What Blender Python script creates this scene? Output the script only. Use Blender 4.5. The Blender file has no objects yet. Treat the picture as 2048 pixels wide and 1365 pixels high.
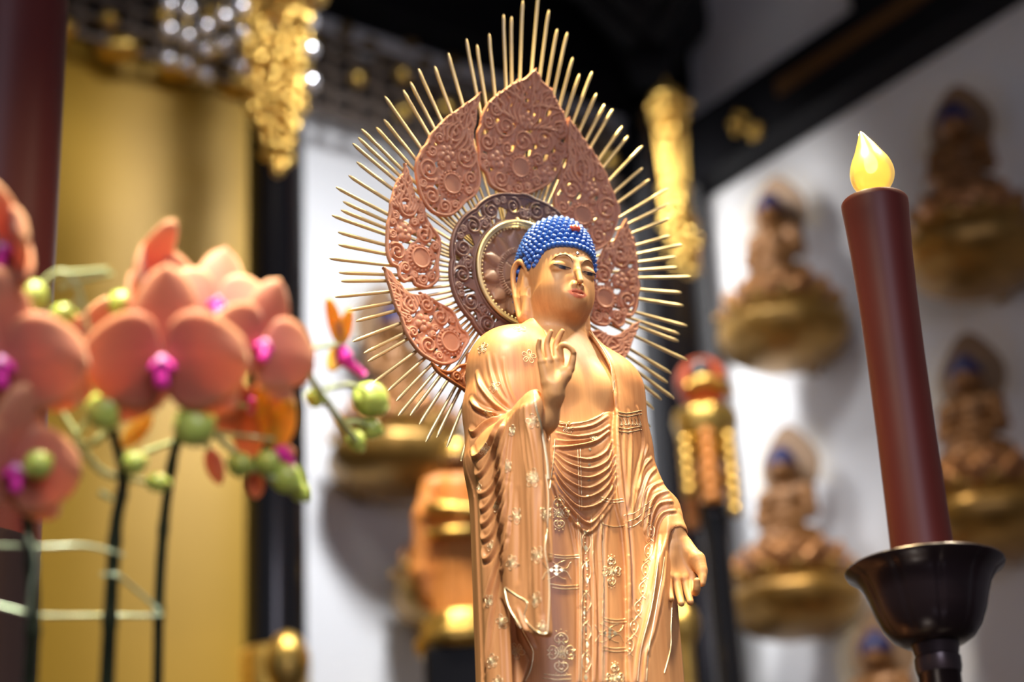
import bpy, math, random
import numpy as np
from mathutils import Vector, Matrix
from mathutils.bvhtree import BVHTree

random.seed(7)
SC = bpy.context.scene
COL = SC.collection

# ------------------------------------------------------------------ camera
F_PX = 4000.0                    # focal length in pixels of the 2048 wide frame
PITCH, ROLL = math.radians(24.0), math.radians(3.0)
CAM = np.array([0.0, 0.0, 1.2])
_fw = np.array([0, math.cos(PITCH), math.sin(PITCH)])
_up0 = np.array([0, -math.sin(PITCH), math.cos(PITCH)])
_rt0 = np.array([1.0, 0, 0])
_rt = math.cos(ROLL) * _rt0 - math.sin(ROLL) * _up0
_up = math.cos(ROLL) * _up0 + math.sin(ROLL) * _rt0

def ray(px, py):
    return _fw + _rt * ((px - 1024) / F_PX) + _up * ((682.5 - py) / F_PX)

def at(px, py, depth):
    return CAM + ray(px, py) * depth

def proj(p):
    d = np.asarray(p, float) - CAM; z = d @ _fw
    return np.array([1024 + F_PX * (d @ _rt) / z, 682.5 - F_PX * (d @ _up) / z, z])

def rise(p, py):
    """height straight above / below p that shows on picture row py"""
    p = np.asarray(p, float); a, c = -6.0, 8.0
    for _ in range(60):
        m = (a + c) / 2
        if proj(p + np.array([0, 0, m]))[1] > py: a = m
        else: c = m
    return p[2] + a

# ------------------------------------------------------------------ object helpers
def tag(o, label=None, cat=None, group=None, kind=None):
    if label: o['label'] = label
    if cat: o['category'] = cat
    if group: o['group'] = group
    if kind: o['kind'] = kind
    return o

def empty(name, loc=(0, 0, 0), rz=0.0, label=None, cat=None, group=None):
    o = bpy.data.objects.new(name, None)
    COL.objects.link(o)
    o.empty_display_size = 0.02
    o.location = tuple(loc)
    o.rotation_euler = (0, 0, rz)
    return tag(o, label, cat, group)

class MB:
    """collects vertices / polygons / material slots of one mesh"""
    def __init__(self):
        self.v, self.f, self.m, self.n, self.mi = [], [], [], 0, 0
    def add(self, verts, faces, mi=None):
        verts = np.asarray(verts, float).reshape(-1, 3)
        self.v.append(verts)
        k = self.mi if mi is None else mi
        for f in faces:
            self.f.append([i + self.n for i in f]); self.m.append(k)
        self.n += len(verts)
        return self
    def quads(self, verts, q, mi=0):
        self.add(verts, np.asarray(q).tolist(), mi)
    # --- primitives
    def grid(self, V, closed_u=False, closed_v=False, mi=None, cap0=False, cap1=False):
        V = np.asarray(V, float); nu, nv = V.shape[:2]
        f = []
        for i in range(nu if closed_u else nu - 1):
            for j in range(nv if closed_v else nv - 1):
                a, b = i, (i + 1) % nu
                c, d = j, (j + 1) % nv
                f.append((a * nv + c, b * nv + c, b * nv + d, a * nv + d))
        if cap0: f.append(tuple(range(nv))[::-1])
        if cap1: f.append(tuple((nu - 1) * nv + j for j in range(nv)))
        return self.add(V.reshape(-1, 3), f, mi)
    def tube(self, P, r, seg=8, closed=False, mi=None, flat=None, caps=True):
        P = np.asarray(P, float); n = len(P)
        r = np.full(n, r, float) if np.isscalar(r) else np.asarray(r, float)
        if closed:
            T = np.roll(P, -1, 0) - np.roll(P, 1, 0)
        else:
            T = np.gradient(P, axis=0)
        T /= np.linalg.norm(T, axis=1, keepdims=True) + 1e-12
        N = np.zeros_like(P)
        a = np.array([0, 0, 1.0]) if abs(T[0][2]) < .9 else np.array([1.0, 0, 0])
        N[0] = a - T[0] * (a @ T[0]); N[0] /= np.linalg.norm(N[0])
        for i in range(1, n):
            N[i] = N[i - 1] - T[i] * (N[i - 1] @ T[i]); N[i] /= np.linalg.norm(N[i]) + 1e-12
        B = np.cross(T, N)
        th = np.linspace(0, 2 * np.pi, seg, endpoint=False)
        V = P[:, None] + r[:, None, None] * (np.cos(th)[None, :, None] * N[:, None] + np.sin(th)[None, :, None] * B[:, None])
        return self.grid(V, closed, True, mi, caps and not closed, caps and not closed)
    def lathe(self, prof, seg=32, axis=(0, 0, 0), mi=None, mod=None, cap0=True, cap1=True):
        th = np.linspace(0, 2 * np.pi, seg, endpoint=False)
        V = np.zeros((len(prof), seg, 3))
        for i, (r, z) in enumerate(prof):
            rr = r if mod is None else r * mod(th, z, i)
            V[i, :, 0] = rr * np.cos(th); V[i, :, 1] = rr * np.sin(th); V[i, :, 2] = z
        V += np.asarray(axis)
        return self.grid(V, False, True, mi, cap0, cap1)
    def ball(self, c, r, seg=12, rings=8, mi=None, M=None):
        r = np.array([r, r, r]) if np.isscalar(r) else np.asarray(r)
        th = np.linspace(0, 2 * np.pi, seg, endpoint=False)
        ph = np.linspace(.001, np.pi - .001, rings + 1)
        V = np.stack([np.sin(ph)[:, None] * np.cos(th)[None], np.sin(ph)[:, None] * np.sin(th)[None],
                      -np.cos(ph)[:, None] * np.ones_like(th)[None]], -1) * r
        if M is not None: V = V @ np.asarray(M).T
        return self.grid(V + np.asarray(c), False, True, mi, True, True)
    def box(self, lo, hi, mi=None, M=None, bev=0.0):
        lo, hi = np.asarray(lo, float), np.asarray(hi, float)
        c, s = (lo + hi) / 2, (hi - lo) / 2
        b = min(bev, s.min() * .9)
        V, idx = [], {}
        if b <= 0:
            V = np.array([(x, y, z) for x in (-1, 1) for y in (-1, 1) for z in (-1, 1)]) * s
            f = [(0, 1, 3, 2), (4, 6, 7, 5), (0, 4, 5, 1), (2, 3, 7, 6), (0, 2, 6, 4), (1, 5, 7, 3)]
        else:
            V, f = [], []
            for x in (-1, 1):
                for y in (-1, 1):
                    for z in (-1, 1):
                        for k in range(3):
                            p = np.array([x, y, z]) * (s - b); p[k] += (x, y, z)[k] * b
                            idx[(x, y, z, k)] = len(V); V.append(p)
            V = np.array(V)
            for k in range(3):
                i, j = (k + 1) % 3, (k + 2) % 3
                for sg in (-1, 1):
                    q = []
                    for (a, bb) in ((-1, -1), (1, -1), (1, 1), (-1, 1)):
                        t = [0, 0, 0]; t[k] = sg; t[i] = a; t[j] = bb
                        q.append(idx[(t[0], t[1], t[2], k)])
                    f.append(q if sg > 0 else q[::-1])
            for k in range(3):
                i, j = (k + 1) % 3, (k + 2) % 3
                for a in (-1, 1):
                    for bb in (-1, 1):
                        t0 = [0, 0, 0]; t0[i] = a; t0[j] = bb; t0[k] = -1
                        t1 = list(t0); t1[k] = 1
                        f.append([idx[(*t0, i)], idx[(*t1, i)], idx[(*t1, j)], idx[(*t0, j)]])
            for x in (-1, 1):
                for y in (-1, 1):
                    for z in (-1, 1):
                        f.append([idx[(x, y, z, k)] for k in range(3)])
        if M is not None: V = V @ np.asarray(M).T
        return self.add(V + c, f, mi)
    def build(self, name, mats, parent=None, smooth=True, loc=None, fixn=False, auto=None):
        V = np.concatenate(self.v) if self.v else np.zeros((0, 3))
        me = bpy.data.meshes.new(name)
        me.from_pydata(V.tolist(), [], self.f)
        return finish(me, name, mats, parent, smooth, self.m, loc, fixn, auto)

def finish(me, name, mats, parent=None, smooth=True, mi=None, loc=None, fixn=True, auto=None):
    if not isinstance(mats, (list, tuple)): mats = [mats]
    for m in mats: me.materials.append(m)
    if mi is not None and len(me.polygons) and any(mi):
        me.polygons.foreach_set('material_index', np.asarray(mi, np.int32))
    if smooth and len(me.polygons):
        me.polygons.foreach_set('use_smooth', np.ones(len(me.polygons), bool))
    me.update()
    if fixn or True:
        import bmesh
        if fixn:
            bm = bmesh.new(); bm.from_mesh(me); bmesh.ops.recalc_face_normals(bm, faces=bm.faces); bm.to_mesh(me); bm.free()
    if auto is not None:
        me.set_sharp_from_angle(angle=math.radians(auto))
    o = bpy.data.objects.new(name, me)
    COL.objects.link(o)
    if parent is not None: o.parent = parent
    if loc is not None: o.location = tuple(loc)
    return o

def copy_tree(o, parent=None):
    c = o.copy(); COL.objects.link(c); c.parent = parent
    for ch in list(o.children): copy_tree(ch, c)
    return c

def smooth_line(P, n, closed=False):
    """Catmull-Rom resample of a polyline to n points"""
    P = np.asarray(P, float); m = len(P)
    if closed:
        Q = np.vstack([P[-1], P, P[0], P[1]]); segs = m
    else:
        Q = np.vstack([2 * P[0] - P[1], P, 2 * P[-1] - P[-2]]); segs = m - 1
    t = np.linspace(0, segs, n, endpoint=not closed)
    i = np.minimum(t.astype(int), segs - 1); u = (t - i)[:, None]
    a, b, c, d = Q[i], Q[i + 1], Q[i + 2], Q[i + 3]
    return .5 * (2 * b + (c - a) * u + (2 * a - 5 * b + 4 * c - d) * u ** 2 + (3 * b - a - 3 * c + d) * u ** 3)
# ------------------------------------------------------------------ materials
def new_mat(name):
    m = bpy.data.materials.new(name); m.use_nodes = True
    nt = m.node_tree
    return m, nt, nt.nodes['Principled BSDF']

def simple(name, col, rough=.5, metal=0.0, coat=0.0, noise=.0, nscale=20., emis=None, es=0., spec=None, bump=0.0, bscale=60., sss=0.0, alpha=1.0):
    m, nt, b = new_mat(name)
    b.inputs['Base Color'].default_value = (*col, 1)
    b.inputs['Roughness'].default_value = rough
    b.inputs['Metallic'].default_value = metal
    b.inputs['Coat Weight'].default_value = coat
    b.inputs['Coat Roughness'].default_value = .12
    if spec is not None: b.inputs['Specular IOR Level'].default_value = spec
    if sss:
        b.inputs['Subsurface Weight'].default_value = sss
        b.inputs['Subsurface Radius'].default_value = (.01, .004, .002)
        b.inputs['Subsurface Scale'].default_value = 1.0
    L = nt.links
    tc = nt.nodes.new('ShaderNodeTexCoord')
    if noise > 0:
        n = nt.nodes.new('ShaderNodeTexNoise'); n.inputs['Scale'].default_value = nscale; n.inputs['Detail'].default_value = 4
        L.new(tc.outputs['Object'], n.inputs['Vector'])
        r = nt.nodes.new('ShaderNodeValToRGB')
        r.color_ramp.elements[0].position = .3; r.color_ramp.elements[1].position = .7
        r.color_ramp.elements[0].color = (*[c * (1 - noise) for c in col], 1)
        r.color_ramp.elements[1].color = (*[min(1, c * (1 + noise)) for c in col], 1)
        L.new(n.outputs['Fac'], r.inputs['Fac']); L.new(r.outputs['Color'], b.inputs['Base Color'])
    if bump > 0:
        n = nt.nodes.new('ShaderNodeTexNoise'); n.inputs['Scale'].default_value = bscale; n.inputs['Detail'].default_value = 5
        L.new(tc.outputs['Object'], n.inputs['Vector'])
        bp = nt.nodes.new('ShaderNodeBump'); bp.inputs['Strength'].default_value = bump; bp.inputs['Distance'].default_value = .01
        L.new(n.outputs['Fac'], bp.inputs['Height']); L.new(bp.outputs['Normal'], b.inputs['Normal'])
    if emis is not None:
        b.inputs['Emission Color'].default_value = (*emis, 1); b.inputs['Emission Strength'].default_value = es
    return m

def wood(name, c0, c1, rough=.4, coat=.25, grain=1.0, streak=(125, 125, 3), attr=None):
    """carved timber: long vertical grain streaks"""
    m, nt, b = new_mat(name)
    L = nt.links; N = nt.nodes
    tc = N.new('ShaderNodeTexCoord')
    mp = N.new('ShaderNodeMapping'); mp.inputs['Scale'].default_value = streak
    L.new(tc.outputs['Object'], mp.inputs['Vector'])
    n1 = N.new('ShaderNodeTexNoise'); n1.inputs['Scale'].default_value = 1.0; n1.inputs['Detail'].default_value = 5; n1.inputs['Roughness'].default_value = .65
    L.new(mp.outputs['Vector'], n1.inputs['Vector'])
    mp2 = N.new('ShaderNodeMapping'); mp2.inputs['Scale'].default_value = (9, 9, 1.2)
    L.new(tc.outputs['Object'], mp2.inputs['Vector'])
    n2 = N.new('ShaderNodeTexNoise'); n2.inputs['Scale'].default_value = 1.6; n2.inputs['Detail'].default_value = 3
    L.new(mp2.outputs['Vector'], n2.inputs['Vector'])
    mx = N.new('ShaderNodeMath'); mx.operation = 'MULTIPLY_ADD'; mx.inputs[1].default_value = .55 * grain
    L.new(n1.outputs['Fac'], mx.inputs[0])
    m2 = N.new('ShaderNodeMath'); m2.operation = 'MULTIPLY_ADD'; m2.inputs[1].default_value = .6; m2.inputs[2].default_value = -.08 - .27 * (grain - 1)
    L.new(n2.outputs['Fac'], m2.inputs[0]); L.new(m2.outputs[0], mx.inputs[2])
    r = N.new('ShaderNodeValToRGB')
    r.color_ramp.elements[0].position = .25; r.color_ramp.elements[0].color = (*c0, 1)
    r.color_ramp.elements[1].position = .75; r.color_ramp.elements[1].color = (*c1, 1)
    L.new(mx.outputs[0], r.inputs['Fac'])
    out = r.outputs['Color']
    if attr:
        a = N.new('ShaderNodeAttribute'); a.attribute_name = attr
        mix = N.new('ShaderNodeMix'); mix.data_type = 'RGBA'
        L.new(a.outputs['Alpha'], mix.inputs['Factor']); L.new(out, mix.inputs['A']); L.new(a.outputs['Color'], mix.inputs['B'])
        out = mix.outputs['Result']
    L.new(out, b.inputs['Base Color'])
    b.inputs['Roughness'].default_value = rough
    b.inputs['Coat Weight'].default_value = coat
    b.inputs['Coat Roughness'].default_value = .22
    return m

M = {}
M['wood'] = wood('carved light wood', (.36, .135, .043), (.67, .335, .135), rough=.48, coat=.07)
M['skin'] = wood('smooth light wood', (.42, .185, .062), (.65, .345, .135), rough=.54, coat=.03, attr='paint')
M['petal'] = wood('reddish carved wood', (.50, .22, .125), (.66, .31, .185), rough=.5, coat=.1, streak=(60, 60, 6))
M['ring'] = wood('dark purplish wood', (.17, .092, .076), (.25, .14, .11), rough=.42, coat=.2, streak=(60, 60, 6))
M['disc'] = wood('brown carved wood', (.27, .125, .066), (.38, .185, .10), rough=.45, coat=.2, streak=(60, 60, 6))
M['orangewood'] = wood('orange carved wood', (.33, .105, .03), (.43, .15, .05), rough=.4, coat=.2, streak=(60, 60, 6))
M['ray'] = simple('pale gold', (.78, .62, .33), .38, .6)
M['gold_line'] = simple('gold leaf line', (.92, .78, .48), .3, .75)
M['gold'] = simple('gold', (.72, .47, .12), .32, .9, noise=.25, nscale=40, bump=.2, bscale=80)
M['hair'] = simple('blue paint', (.024, .115, .47), .42, coat=.12)
M['red'] = simple('red paint', (.75, .10, .05), .3, coat=.5)
M['dark'] = simple('dark paint', (.010, .011, .022), .4)
M['eyewhite'] = simple('brown eye paint', (.20, .115, .075), .7, spec=.2)  # brownish eye colour, close to the wood
M['brow'] = simple('brown paint line', (.10, .05, .028), .4)
M['lip'] = simple('rose paint', (.55, .20, .11), .38)
M['silver'] = simple('silver', (.8, .8, .8), .2, 1.0)
M['candle'] = simple('dark red candle', (.072, .0095, .0065), .45, coat=.0, spec=.3, noise=.12, nscale=6)
M['candle_rim'] = simple('orange edge', (.45, .12, .03), .3)
M['lacquer_red'] = simple('red lacquer', (.075, .010, .008), .38, coat=.05, spec=.35, noise=.1, nscale=3)
M['iron'] = simple('dark bronze', (.030, .018, .020), .33, .55, coat=.2)
M['black'] = simple('black lacquer', (.0045, .0045, .006), .22, coat=.3)
M['wall'] = simple('white plaster', (.74, .74, .76), .9, bump=.05, bscale=90)
M['ceiling'] = simple('grey plaster', (.42, .40, .42), .9, noise=.06, nscale=2)
M['floor'] = simple('dark timber floor', (.10, .05, .025), .35, noise=.2, nscale=8)
M['goldpanel'] = simple('gold leaf panel', (.44, .25, .022), .45, .15, noise=.10, nscale=1.3)
M['stem'] = simple('dark green stem', (.022, .030, .012), .4, noise=.5, nscale=30)
M['pedicel'] = simple('pale green stalk', (.45, .54, .24), .4, noise=.15, nscale=40)
M['bud'] = simple('green bud', (.50, .62, .12), .30, noise=.35, nscale=28, sss=.3)
M['lip_magenta'] = simple('magenta lip', (.85, .03, .40), .4, noise=.25, nscale=120, sss=.2)
M['yellowpetal'] = simple('yellow sepal', (.80, .42, .04), .45, noise=.2, nscale=50, sss=.3)
M['wire'] = simple('pale green wire', (.50, .62, .42), .25, .3)
M['figure'] = simple('brown gilt figure', (.25, .11, .032), .42, .3, noise=.35, nscale=18)
M['pedestal_gold'] = simple('dull gold pedestal', (.36, .20, .045), .36, .6, noise=.3, nscale=14)
M['copper'] = simple('copper petals', (.50, .23, .085), .34, .55, noise=.3, nscale=16)
M['navy'] = simple('navy paint', (.018, .022, .11), .4)
M['orange'] = simple('orange robe', (.72, .27, .06), .45, noise=.2, nscale=9)
M['vermilion'] = simple('vermilion paint', (.46, .085, .035), .35)
M['white_metal'] = simple('white plastic', (.8, .78, .72), .3)
M['crystal'] = simple('clear bead', (.80, .78, .82), .08, .75)
def petal_mat():
    m, nt, b = new_mat('coral orchid petal'); L = nt.links; N = nt.nodes
    tc = N.new('ShaderNodeTexCoord')
    # vein streaks run from the base of each petal outwards; pinker near the heart, orange at the edge
    a = N.new('ShaderNodeAttribute'); a.attribute_name = 'paint'
    n = N.new('ShaderNodeTexNoise'); n.inputs['Scale'].default_value = 60; L.new(tc.outputs['Object'], n.inputs['Vector'])
    mix = N.new('ShaderNodeMix'); mix.data_type = 'RGBA'; mix.inputs['A'].default_value = (.72, .20, .14, 1); mix.inputs['B'].default_value = (.98, .55, .24, 1)
    L.new(a.outputs['Fac'], mix.inputs['Factor'])
    mix2 = N.new('ShaderNodeMix'); mix2.data_type = 'RGBA'; mix2.blend_type = 'MULTIPLY'; mix2.inputs['Factor'].default_value = .12
    L.new(mix.outputs['Result'], mix2.inputs['A']); L.new(n.outputs['Color'], mix2.inputs['B'])
    L.new(mix2.outputs['Result'], b.inputs['Base Color'])
    b.inputs['Roughness'].default_value = .55; b.inputs['Sheen Weight'].default_value = .2
    tr = N.new('ShaderNodeBsdfTranslucent'); L.new(mix2.outputs['Result'], tr.inputs['Color'])
    ms = N.new('ShaderNodeMixShader'); ms.inputs['Fac'].default_value = .35
    L.new(b.outputs['BSDF'], ms.inputs[1]); L.new(tr.outputs['BSDF'], ms.inputs[2])
    L.new(ms.outputs['Shader'], N['Material Output'].inputs['Surface'])
    return m
M['petal_orchid'] = petal_mat()
def flame_mats():
    m, nt, b = new_mat('amber lamp glass')
    b.inputs['Base Color'].default_value = (.95, .64, .16, 1); b.inputs['Roughness'].default_value = .25
    b.inputs['Transmission Weight'].default_value = .40; b.inputs['IOR'].default_value = 1.2
    b.inputs['Emission Color'].default_value = (1.0, .60, .09, 1); b.inputs['Emission Strength'].default_value = .55
    m2 = simple('glowing lamp core', (1, .8, .4), .5, emis=(1.0, .80, .36), es=5.0)
    return m, m2
M['bulb'], M['bulbcore'] = flame_mats()
M['aureole'] = simple('tan aureole', (.27, .16, .085), .5, .15)
M['lip_light'] = simple('pale pink column', (.88, .42, .74), .4, sss=.2)
M['black_matte'] = simple('black painted timber', (.005, .005, .007), .6, spec=.15)
# ------------------------------------------------------------------ distance-field sculpting
def A3(*p): return np.array(p, np.float32)
def ln(v): return np.sqrt(np.einsum('ij,ij->i', v, v))
def cap(P, a, b, ra, rb=None):
    a, b = A3(*a), A3(*b)
    rb = ra if rb is None else rb
    ba = b - a; L2 = float(ba @ ba) + 1e-12
    pa = P - a
    t = np.clip(pa @ ba / L2, 0, 1)
    return ln(pa - t[:, None] * ba) - (ra + (rb - ra) * t)
def chain(P, pts, k=None):
    d = None
    for (a, b) in zip(pts[:-1], pts[1:]):
        e = cap(P, a[:3], b[:3], a[3], b[3])
        d = e if d is None else (np.minimum(d, e) if k is None else smin(d, e, k))
    return d
def ell(P, c, r):
    q = P - A3(*c); r = A3(*r)
    k0 = ln(q / r); k1 = ln(q / (r * r)) + 1e-9
    return k0 * (k0 - 1) / k1
def smin(a, b, k):
    h = np.maximum(k - np.abs(a - b), 0) / k
    return np.minimum(a, b) - h * h * k * .25
def smax(a, b, k): return -smin(-a, -b, k)
def poly2(X, Z, pts):
    """signed distance to a 2D polygon (negative inside)"""
    V = np.asarray(pts, np.float32); n = len(V)
    d = np.full(X.shape, 1e9, np.float32); ins = np.zeros(X.shape, bool)
    for i in range(n):
        a, b = V[i], V[(i + 1) % n]
        e = b - a; wx, wz = X - a[0], Z - a[1]
        t = np.clip((wx * e[0] + wz * e[1]) / float(e @ e + 1e-12), 0, 1)
        dx, dz = wx - e[0] * t, wz - e[1] * t
        d = np.minimum(d, dx * dx + dz * dz)
        c = ((a[1] > Z) != (b[1] > Z))
        with np.errstate(divide='ignore', invalid='ignore'):
            xx = (b[0] - a[0]) * (Z - a[1]) / (b[1] - a[1] + 1e-12) + a[0]
        ins ^= c & (X < xx)
    d = np.sqrt(d)
    return np.where(ins, -d, d)
def line2(X, Z, pts, closed=False):
    """distance to a 2D polyline and the parameter 0..1 along it"""
    V = np.asarray(pts, np.float32)
    if closed: V = np.vstack([V, V[:1]])
    d = np.full(X.shape, 1e9, np.float32); s = np.zeros(X.shape, np.float32)
    n = len(V) - 1
    for i in range(n):
        a, b = V[i], V[i + 1]; e = b - a
        wx, wz = X - a[0], Z - a[1]
        t = np.clip((wx * e[0] + wz * e[1]) / float(e @ e + 1e-12), 0, 1)
        q = (wx - e[0] * t) ** 2 + (wz - e[1] * t) ** 2
        m = q < d
        d = np.where(m, q, d); s = np.where(m, (i + t) / n, s)
    return np.sqrt(d), s

def sdf_mesh(f, lo, hi, h, block=8, margin=0.0, slack=1.6):
    """block-sparse sampling of f on a grid + surface nets -> verts, quads"""
    lo = np.asarray(lo, np.float64); hi = np.asarray(hi, np.float64)
    nb = np.ceil((hi - lo) / (h * block)).astype(int)
    n = nb * block
    bc = [lo[k] + (np.arange(nb[k]) + .5) * block * h - .5 * h for k in range(3)]
    G = np.stack(np.meshgrid(*bc, indexing='ij'), -1).reshape(-1, 3).astype(np.float32)
    dc = np.concatenate([f(G[i:i + 200000]) for i in range(0, len(G), 200000)])
    act = np.abs(dc) < block * h * .87 * slack + margin
    D = np.repeat(np.repeat(np.repeat(np.sign(dc).reshape(nb).astype(np.float32), block, 0), block, 1), block, 2)
    ids = np.argwhere(act.reshape(nb))
    off = np.stack(np.meshgrid(*[np.arange(block)] * 3, indexing='ij'), -1).reshape(-1, 3)
    step = max(1, 400000 // len(off))
    for i in range(0, len(ids), step):
        I = (ids[i:i + step, None] * block + off[None]).reshape(-1, 3)
        d = f((lo + I * h).astype(np.float32))
        D[I[:, 0], I[:, 1], I[:, 2]] = d
    return surface_nets(D, lo, h)

def surface_nets(D, lo, h):
    S = D < 0
    hs = np.asarray(h, float) * np.ones(3)
    c = [(i, j, k) for i in (0, 1) for j in (0, 1) for k in (0, 1)]
    sl = lambda o: tuple(slice(o[a], D.shape[a] - 1 + o[a]) for a in range(3))
    cnt = np.zeros(tuple(np.array(D.shape) - 1), np.int8)
    for o in c: cnt += S[sl(o)]
    cells = np.argwhere((cnt > 0) & (cnt < 8))
    idx = -np.ones(cnt.shape, np.int32)
    idx[tuple(cells.T)] = np.arange(len(cells))
    val = {o: D[tuple((cells + o).T)] for o in c}
    acc = np.zeros((len(cells), 3)); k = np.zeros(len(cells))
    for a in range(3):
        for o in c:
            if o[a] == 0:
                o2 = list(o); o2[a] = 1; o2 = tuple(o2)
                v0, v1 = val[o], val[o2]
                m = (v0 < 0) != (v1 < 0)
                t = np.where(m, v0 / np.where(m, v0 - v1, 1), 0)
                p = np.array(o, float) + t[:, None] * (np.array(o2) - np.array(o))
                acc += np.where(m[:, None], p, 0); k += m
    V = lo + (cells + acc / k[:, None]) * hs
    quads = []
    for a in range(3):
        b, d = (a + 1) % 3, (a + 2) % 3
        s0 = [slice(None)] * 3; s1 = [slice(None)] * 3
        s0[a] = slice(0, -1); s1[a] = slice(1, None)
        e = np.argwhere(S[tuple(s0)] != S[tuple(s1)])
        ok = (e[:, b] > 0) & (e[:, d] > 0) & (e[:, b] < D.shape[b] - 1) & (e[:, d] < D.shape[d] - 1)
        e = e[ok]
        if not len(e): continue
        ub = np.zeros(3, int); ub[b] = 1
        ud = np.zeros(3, int); ud[d] = 1
        q = np.stack([idx[tuple((e - ub - ud).T)], idx[tuple((e - ud).T)], idx[tuple(e.T)], idx[tuple((e - ub).T)]], 1)
        flip = ~S[tuple(e.T)]
        q[flip] = q[flip][:, ::-1]
        quads.append(q)
    return V, np.concatenate(quads)

def relax(V, Q, it=1, lam=.5):
    e = np.concatenate([Q[:, [0, 1]], Q[:, [1, 2]], Q[:, [2, 3]], Q[:, [3, 0]]])
    deg = np.bincount(e.ravel(), minlength=len(V))[:, None]
    for _ in range(it):
        S = np.zeros_like(V)
        for k in range(3):
            S[:, k] = np.bincount(e[:, 0], V[e[:, 1], k], len(V)) + np.bincount(e[:, 1], V[e[:, 0], k], len(V))
        V = V + lam * (S / np.maximum(deg, 1) - V)
    return V

def vnormals(V, Q):
    n = np.cross(V[Q[:, 2]] - V[Q[:, 0]], V[Q[:, 3]] - V[Q[:, 1]])
    N = np.zeros_like(V)
    for j in range(4):
        for k in range(3):
            N[:, k] += np.bincount(Q[:, j], n[:, k], len(V))
    return N / (np.linalg.norm(N, axis=1, keepdims=True) + 1e-15)

def np_mesh(name, V, Q, mats, parent=None, paint=None, mi=None):
    me = bpy.data.meshes.new(name)
    me.vertices.add(len(V)); me.vertices.foreach_set('co', np.asarray(V, np.float32).ravel())
    w = Q.shape[1]
    me.loops.add(len(Q) * w); me.loops.foreach_set('vertex_index', np.asarray(Q, np.int32).ravel())
    me.polygons.add(len(Q)); me.polygons.foreach_set('loop_start', np.arange(0, len(Q) * w, w, dtype=np.int32))
    me.update(calc_edges=True)
    if paint is not None:
        a = me.color_attributes.new('paint', 'FLOAT_COLOR', 'POINT')
        a.data.foreach_set('color', np.asarray(paint, np.float32).ravel())
    return finish(me, name, mats, parent, True, mi, fixn=False)
def bvh_of(V, Q): return BVHTree.FromPolygons([Vector(v) for v in V.tolist()], Q.tolist())
# ------------------------------------------------------------------ the carved statue (metres, facing -y before turning)
PSI = math.radians(32)
SO = at(1110, 650, 2.5)                       # base of the neck
SR = np.array([[math.cos(PSI), -math.sin(PSI), 0], [math.sin(PSI), math.cos(PSI), 0], [0, 0, 1]])
CL = SR.T @ (CAM - SO)                        # camera in the statue's frame
FOOT = -0.80                                  # sole level below the neck
def sray(px, py): return SR.T @ ray(px, py)
def loc(px, py, y):
    v = sray(px, py); return CL + v * ((y - CL[1]) / v[1])

statue = empty('buddha_statue', (SO[0], SO[1], SO[2] + FOOT), PSI,
               'standing carved wooden Buddha statue with blue curled hair and one hand raised', 'statue')
sroot = bpy.data.objects.new('statue_offset', None)   # replaced below: all parts use vertices relative to the foot
bpy.data.objects.remove(sroot)
UPZ = np.array([0, 0, -FOOT])                 # neck frame -> foot frame

# ---- torso profile: z, half width, half depth, y centre
TZ = np.array([-.90, -.70, -.50, -.40, -.30, -.20, -.15, -.11, -.07, -.045, -.025, -.005, .02])
TA = np.array([.118, .112, .107, .104, .100, .094, .094, .098, .094, .074, .050, .037, .034])
TB = np.array([.085, .080, .076, .073, .070, .066, .062, .060, .054, .047, .040, .035, .034])
TY = np.array([.0, .0, .0, .0, .0, .0, .0, .0, .0, .002, .004, .006, .006])
_z = np.arange(-1.0, .1, .002)
_g = np.exp(-.5 * (np.arange(-15, 16) * .002 / .009) ** 2); _g /= _g.sum()
def _soft(v):
    q = np.interp(_z, TZ, v); return np.convolve(np.pad(q, 15, mode='edge'), _g, 'valid')
TA, TB, TY, TZ = _soft(TA), _soft(TB), _soft(TY), _z
def torso(P, off=0.0, n=2.3):
    x, y, z = P.T
    a = np.interp(z, TZ, TA) + off; b = np.interp(z, TZ, TB) + off; y0 = np.interp(z, TZ, TY)
    k = (np.abs(x / a) ** n + np.abs((y - y0) / b) ** n) ** (1 / n)
    return np.maximum((k - 1) * np.minimum(a, b), (z - .015) * .8).astype(np.float32)

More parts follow.
